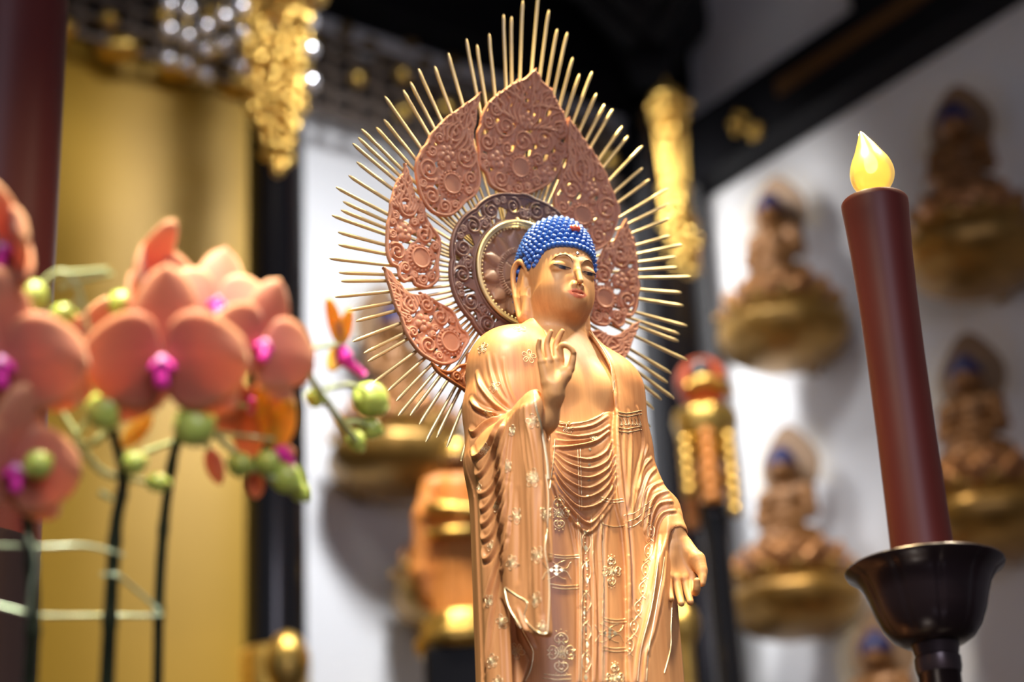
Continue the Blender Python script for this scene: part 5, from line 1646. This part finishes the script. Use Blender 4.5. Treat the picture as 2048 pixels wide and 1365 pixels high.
b = MB(); b.lathe([(.0, 0), (.10, .002), (.19, .018), (.25, .05), (.278, .09), (.272, .115), (.24, .13), (.19, .15), (.0, .15)], 48, mod=lambda th, z, i: 1 + .02 * np.cos(8 * th)); b.build('pedestal', M['pedestal_gold'], proto)
for tier, (R0, z0_, R1, z1_, n_) in enumerate(((.20, .11, .272, .165, 12), (.19, .14, .245, .205, 12), (.17, .17, .215, .240, 12))):
    b = MB()
    for k in range(n_):
        a = (k + .5 * tier) * 2 * math.pi / n_; V = []
        for u in np.linspace(0, 1, 6):
            r_ = R0 + (R1 - R0) * math.sin(u * 1.5); zq = z0_ + (z1_ - z0_) * u
            w_ = .07 * math.sin(math.pi * (.15 + .83 * u)) ** .7
            V.append([((r_ - abs(qv) * .02) * math.cos(a) - qv * w_ * math.sin(a), (r_ - abs(qv) * .02) * math.sin(a) + qv * w_ * math.cos(a), zq) for qv in (-1, -.5, 0, .5, 1)])
        b.grid(np.array(V))
        b.ball((R1 * .98 * math.cos(a), R1 * .98 * math.sin(a), z1_ - .004), .016, 8, 6)
    b.build('lotus_petals', M['copper'] if tier else M['pedestal_gold'], proto)
b = MB(); b.lathe([(.19, .15), (.185, .25), (0, .25)], 32, cap0=False); b.build('lotus_seat', M['copper'], proto)
b = MB(); th_ = np.linspace(0, 2 * np.pi, 48, endpoint=False)
zo = .635 + .135 * np.sin(th_) + .05 * np.maximum(0, np.sin(th_)) ** 6
xo = .130 * np.cos(th_)
for y0, s in ((.085, 1), (.10, -1)):
    b.add(np.stack([xo, np.full(48, y0), zo], 1), [tuple(range(48)) if s < 0 else tuple(range(48))[::-1]])
b.grid(np.stack([np.stack([xo, np.full(48, .085), zo], 1), np.stack([xo, np.full(48, .10), zo], 1)]), False, True)
b.build('aureole', M['aureole'], proto)
hr = bpy.data.objects.new('aureole_rays', None); bpy.data.objects.remove(hr)
for k in range(36):
    a = -.35 + k * (math.pi + .7) / 35
    c = np.array([0, .092, .60]); d_ = np.array([math.cos(a), 0, math.sin(a)])
    L0 = .12; L1 = .20 + .06 * max(0, math.sin(a)) + (.02 if k % 3 == 0 else 0)
    b = MB(); b.tube([c + d_ * L0 * .8, c + d_ * L1], [.0028, .0016], 5); b.build('ray', M['ray'], proto)
b = MB(); b.box((-.03, .08, .03), (.03, .285, .10), bev=.004); b.build('bracket', M['pedestal_gold'], proto)
for ch in proto.children:                     # taller pedestal, figure raised with it
    me = ch.data; co = np.zeros(len(me.vertices) * 3, np.float32); me.vertices.foreach_get('co', co); co = co.reshape(-1, 3)
    if ch.name.split('.')[0] in ('pedestal', 'lotus_petals', 'lotus_seat', 'bracket'): co[:, 2] *= 1.38
    else: co[:, 2] += .095
    me.vertices.foreach_set('co', co.ravel()); me.update()
SEATED = []
def seat(px, py, wall, turn, label, first=[True], o=.275, sc=.93):
    pf, f, n = (pR, onR, nR) if wall == 'R' else (pL, onL, nL)
    s, z = pf(px, py, o)
    r = proto if first[0] else copy_tree(proto); first[0] = False
    r.location = tuple(f(s, z, o)); r.rotation_euler = (0, 0, math.atan2(n[0], -n[1]) + turn); r.scale = (sc, sc, sc)
    tag(r, label, 'statue', 'seated figures along the walls')
seat(1575, 728, 'R', .38, 'seated gilt figure on a lotus pedestal, the upper one between halo and red candle')
seat(1960, 575, 'R', .38, 'seated gilt figure on a lotus pedestal at the upper right, right of the candle flame')
seat(1600, 1272, 'R', .38, 'seated gilt figure on a lotus pedestal just left of the dark metal cup')
seat(1985, 1118, 'R', .38, 'seated gilt figure at the right edge, beside the lower half of the red candle')
seat(1800, 1690, 'R', .38, 'seated gilt figure at the bottom right whose crown shows under the metal cup')
seat(930, 1262, 'L', 0, 'seated gilt figure low on the left wall, half hidden by the large standing statue')
seat(800, 985, 'L', 0, 'seated gilt figure high on the left wall, behind the lower left halo rays')

# ---- two robed attendants standing on stands in front of the walls
def attendant(px, ybot, ytop, depth, label, red):
    p = at(px, ybot, depth); H = rise(p, ytop) - p[2]
    t = empty('attendant_statue', p, 0, label, 'statue')
    k = H / .80
    def f(P):
        Q = P / k; x, y, z = Q.T; QA = np.stack([np.abs(x), y, z], 1)
        d = chain(Q, [(0, 0, .0, .125), (0, 0, .20, .110), (0, 0, .40, .095), (0, 0, .56, .085)], .02)
        d = smin(d, cap(QA, (.07, 0, .60), (.10, 0, .585), .045), .03)
        d = smin(d, chain(QA, [(.115, 0, .58, .042), (.145, -.03, .45, .040), (.06, -.11, .43, .030)], .01), .03)
        d = smin(d, chain(QA, [(.150, -.02, .44, .045), (.165, 0, .20, .050), (.15, 0, .08, .03)], .02), .03)
        d = d + (.006 * np.sin(np.arctan2(y, x) * 16)).astype(np.float32) * (z < .4)
        return d * k
    v, q = sdf_mesh(f, (-.26 * k, -.22 * k, -.02), (.26 * k, .16 * k, .66 * k), .010 * k); np_mesh('robe', v, q, M['orange'], t)
    b = MB(); b.ball((0, -.01 * k, .69 * k), (.055 * k, .06 * k, .07 * k), 20, 14); b.ball((0, -.07 * k, .685 * k), .012 * k, 8, 6); b.build('head', M['figure'], t)
    b = MB(); b.lathe([(.062 * k, .715 * k), (.066 * k, .73 * k), (.055 * k, .77 * k), (.03 * k, .80 * k), (0, .81 * k)], 20); b.build('crown', M['gold'], t)
    b = MB()
    b.tube(smooth_line(np.array([(-.16, .02, .50), (-.10, -.10, .46), (0, -.14, .43), (.10, -.12, .42), (.17, -.02, .44)]) * k, 24), .028 * k, 10); b.build('sash', M['gold'], t)
    b = MB(); b.tube(smooth_line(np.array([(-.125, -.06, .35), (-.05, -.13, .335), (.05, -.13, .335), (.125, -.06, .35)]) * k, 20), .022 * k, 10); b.build('belt', M['gold'], t)
    b = MB(); b.lathe([(0, -.16 * k), (.19 * k, -.16 * k), (.20 * k, -.10 * k), (.16 * k, -.06 * k), (.17 * k, -.02 * k), (.13 * k, .0), (0, 0)], 32, mod=lambda th, z, i: 1 + .04 * np.cos(10 * th)); b.build('base', M['gold'], t)
    zf = p[2] - .16 * k
    b = MB(); b.box((-.16 * k, -.16 * k, -zf), (.16 * k, .16 * k, -.16 * k), bev=.01); b.build('stand', M['black'], t, smooth=False)
    return t
attendant(925, 1235, 880, 5.6, 'orange robed attendant figure with gold sash, just left of the large statue', False)
# ---- red globe lamp on a gilded stand at the corner
p = at(1460, 1365, 6.4); zz0 = p[2]; sc = 6.4 / F_PX
zt = lambda y: rise(p, y) - 0
lt = empty('globe_lamp', (p[0], p[1], 0), 0, 'red globe with gold band on a gilded lotus stand, before the corner pillar', 'lamp')
zc_, rg = zt(768), 57 * sc
b = MB(); b.ball((0, 0, zc_), rg, 32, 20); b.build('globe', M['vermilion'], lt)
b = MB(); a = np.linspace(-.4, 2.0, 20) + math.radians(-90) - .2
b.tube([(1.01 * rg * math.cos(u), 1.01 * rg * math.sin(u), zc_ - rg * .38 + .012 * math.sin(3 * u)) for u in a], .017, 10); b.ball((.55 * rg, -.75 * rg, zc_ - rg * .30), (.030, .025, .018), 12, 8); b.build('band', M['gold'], lt)
b = MB(); b.ball((-.1 * rg, -.93 * rg, zc_ + .12 * rg), (.042, .02, .045), 12, 8); b.build('opening', M['dark'], lt)
b = MB(); z8 = zt(852)
b.lathe([(.02, z8 - .13), (.05, z8 - .12), (.062, z8 - .08), (.095, z8 - .03), (.108, z8 + .03), (.10, z8 + .045), (.06, z8 + .02), (0, z8 + .02)], 40, mod=lambda th, z, i: 1 + .06 * np.cos(9 * th)); b.build('lotus_dish', M['gold'], lt)
b = MB(); b.lathe([(.045, zt(1010)), (.04, zt(985)), (.06, zt(960)), (.04, zt(940)), (.05, zt(900)), (.022, z8 - .13)], 24); b.build('stem', M['figure'], lt)
b = MB(); b.lathe([(.13, 0), (.13, .06), (.05, .10), (.045, zt(1100)), (.055, zt(1050)), (.045, zt(1010))], 24); b.build('post', M['black'], lt)
for k in range(6):
    a = k * math.pi / 3 + .4; b = MB()
    for i in range(5 + k % 3):
        y = 890 + i * 24
        b.ball((.085 * math.cos(a), .085 * math.sin(a), zt(y)), (.024, .024, .026), 10, 6)
    b.build('pendant', M['gold'] if k % 2 else M['orange'], lt)
# gilded finials at the picture's lower edge
def finial(px, ytop, depth, r, label):
    p = at(px, ytop, depth); R = r * depth / F_PX
    t = empty('gilded_finial', (p[0], p[1], 0), 0, label, 'finial')
    z = p[2]
    b = MB(); b.lathe([(.02, 0), (.08, 0), (.08, .03), (.03, .06), (.025, z - R * 3), (R * .6, z - R * 2.6), (R * .95, z - R * 1.9), (R, z - R * 1.3), (R * .85, z - R * .7), (R * .5, z - R * .25), (R * .15, z - R * .05), (0, z)], 32); b.build('bud', M['gold'], t)
finial(575, 1262, 5.6, 46, 'gilded bud shaped finial at the bottom, before the foot of the left pillar')
finial(1362, 1205, 6.2, 32, 'small pale gilded finial right of the lowered hand')
# ------------------------------------------------------------------ camera and light
cd = bpy.data.cameras.new('camera'); cam = bpy.data.objects.new('camera', cd); COL.objects.link(cam)
cd.sensor_width = 36.0; cd.lens = F_PX * 36.0 / 2048
Rm = Matrix(((_rt[0], _up[0], -_fw[0]), (_rt[1], _up[1], -_fw[1]), (_rt[2], _up[2], -_fw[2])))
cam.matrix_world = Matrix.Translation(Vector(CAM)) @ Rm.to_4x4()
cd.clip_start = .05
cd.dof.use_dof = True
cd.dof.focus_distance = 2.41
cd.dof.aperture_fstop = cd.lens / 30.0
SC.camera = cam
w = bpy.data.worlds.new('world'); SC.world = w; w.use_nodes = True
w.node_tree.nodes['Background'].inputs['Color'].default_value = (.86, .86, 1.0, 1)
w.node_tree.nodes['Background'].inputs['Strength'].default_value = .13
SC.view_settings.view_transform = 'Standard'; SC.view_settings.look = 'None'
SC.view_settings.exposure = 0.0; SC.view_settings.gamma = 1.0
def area(name, loc, target, size, power, col, sy=None, spread=None):
    l = bpy.data.lights.new(name, 'AREA'); l.energy = power; l.color = col; l.size = size
    if sy: l.shape = 'RECTANGLE'; l.size_y = sy
    if spread: l.spread = math.radians(spread)
    o = bpy.data.objects.new(name, l); COL.objects.link(o); o.location = tuple(loc)
    o.rotation_euler = (Vector(target) - Vector(loc)).to_track_quat('-Z', 'Y').to_euler()
    return o
tgt = SO + np.array([0, 0, -.1])
# ceiling spots over the altar
up = lambda x, y, z: SO + SR @ np.array([x, y, z])
area('overhead_spot', up(-.10, -.17, 1.62), up(0, -.02, -.1), .14, 23, (1.0, .78, .40), spread=70)
area('overhead_spot', up(.95, -.40, 1.55), up(.06, -.02, -.2), .2, 7, (1.0, .84, .60), spread=60)
# added cool fill near the camera, standing in for ambient light
area('front_fill', (.7, -.7, 2.7), tgt, 1.2, 35, (.86, .82, 1.0))
area('orchid_spotlight', at(250, 720, 1.64) + np.array([.05, -.55, 1.5]), at(250, 720, 1.64), .25, 22, (1.0, .92, .78), spread=75)
# ceiling washers along the white walls
s_, z_ = pL(690, 1150); area('wall_washer', onL(s_ + .8, ZB + .2, 2.3), onL(s_ - .1, z_, 0), .6, 36, (.96, .98, 1.0), spread=85)
s_, z_ = pR(1468, 560); area('wall_washer', onR(s_ + .25, ZB - .1, 1.1), onR(s_, z_ - .1, 0), .5, 7, (1.0, .98, .95), spread=80)
area('wall_washer', onL(4.6, ZB + .1, 2.0), onL(4.0, ZB - 1.6, 0), .5, 10, (1.0, .96, .82), spread=100)
p_ = at(925, 1100, 5.6); area('overhead_spot', p_ + np.array([-.5, -.9, 2.4]), p_, .2, 11, (1.0, .86, .62), spread=60)  # extra spot added only to brighten the orange attendant
p_ = at(1410, 800, 6.4); area('overhead_spot', p_ + np.array([-.1, -1.0, 2.2]), p_, .2, 10, (1.0, .86, .66), spread=50)
s_, z_ = pR(1455, 1080); area('wall_washer', onR(s_ + .35, ZB - .1, 1.5), onR(s_, z_, 0), .5, 8, (.97, .98, 1.0), spread=60)
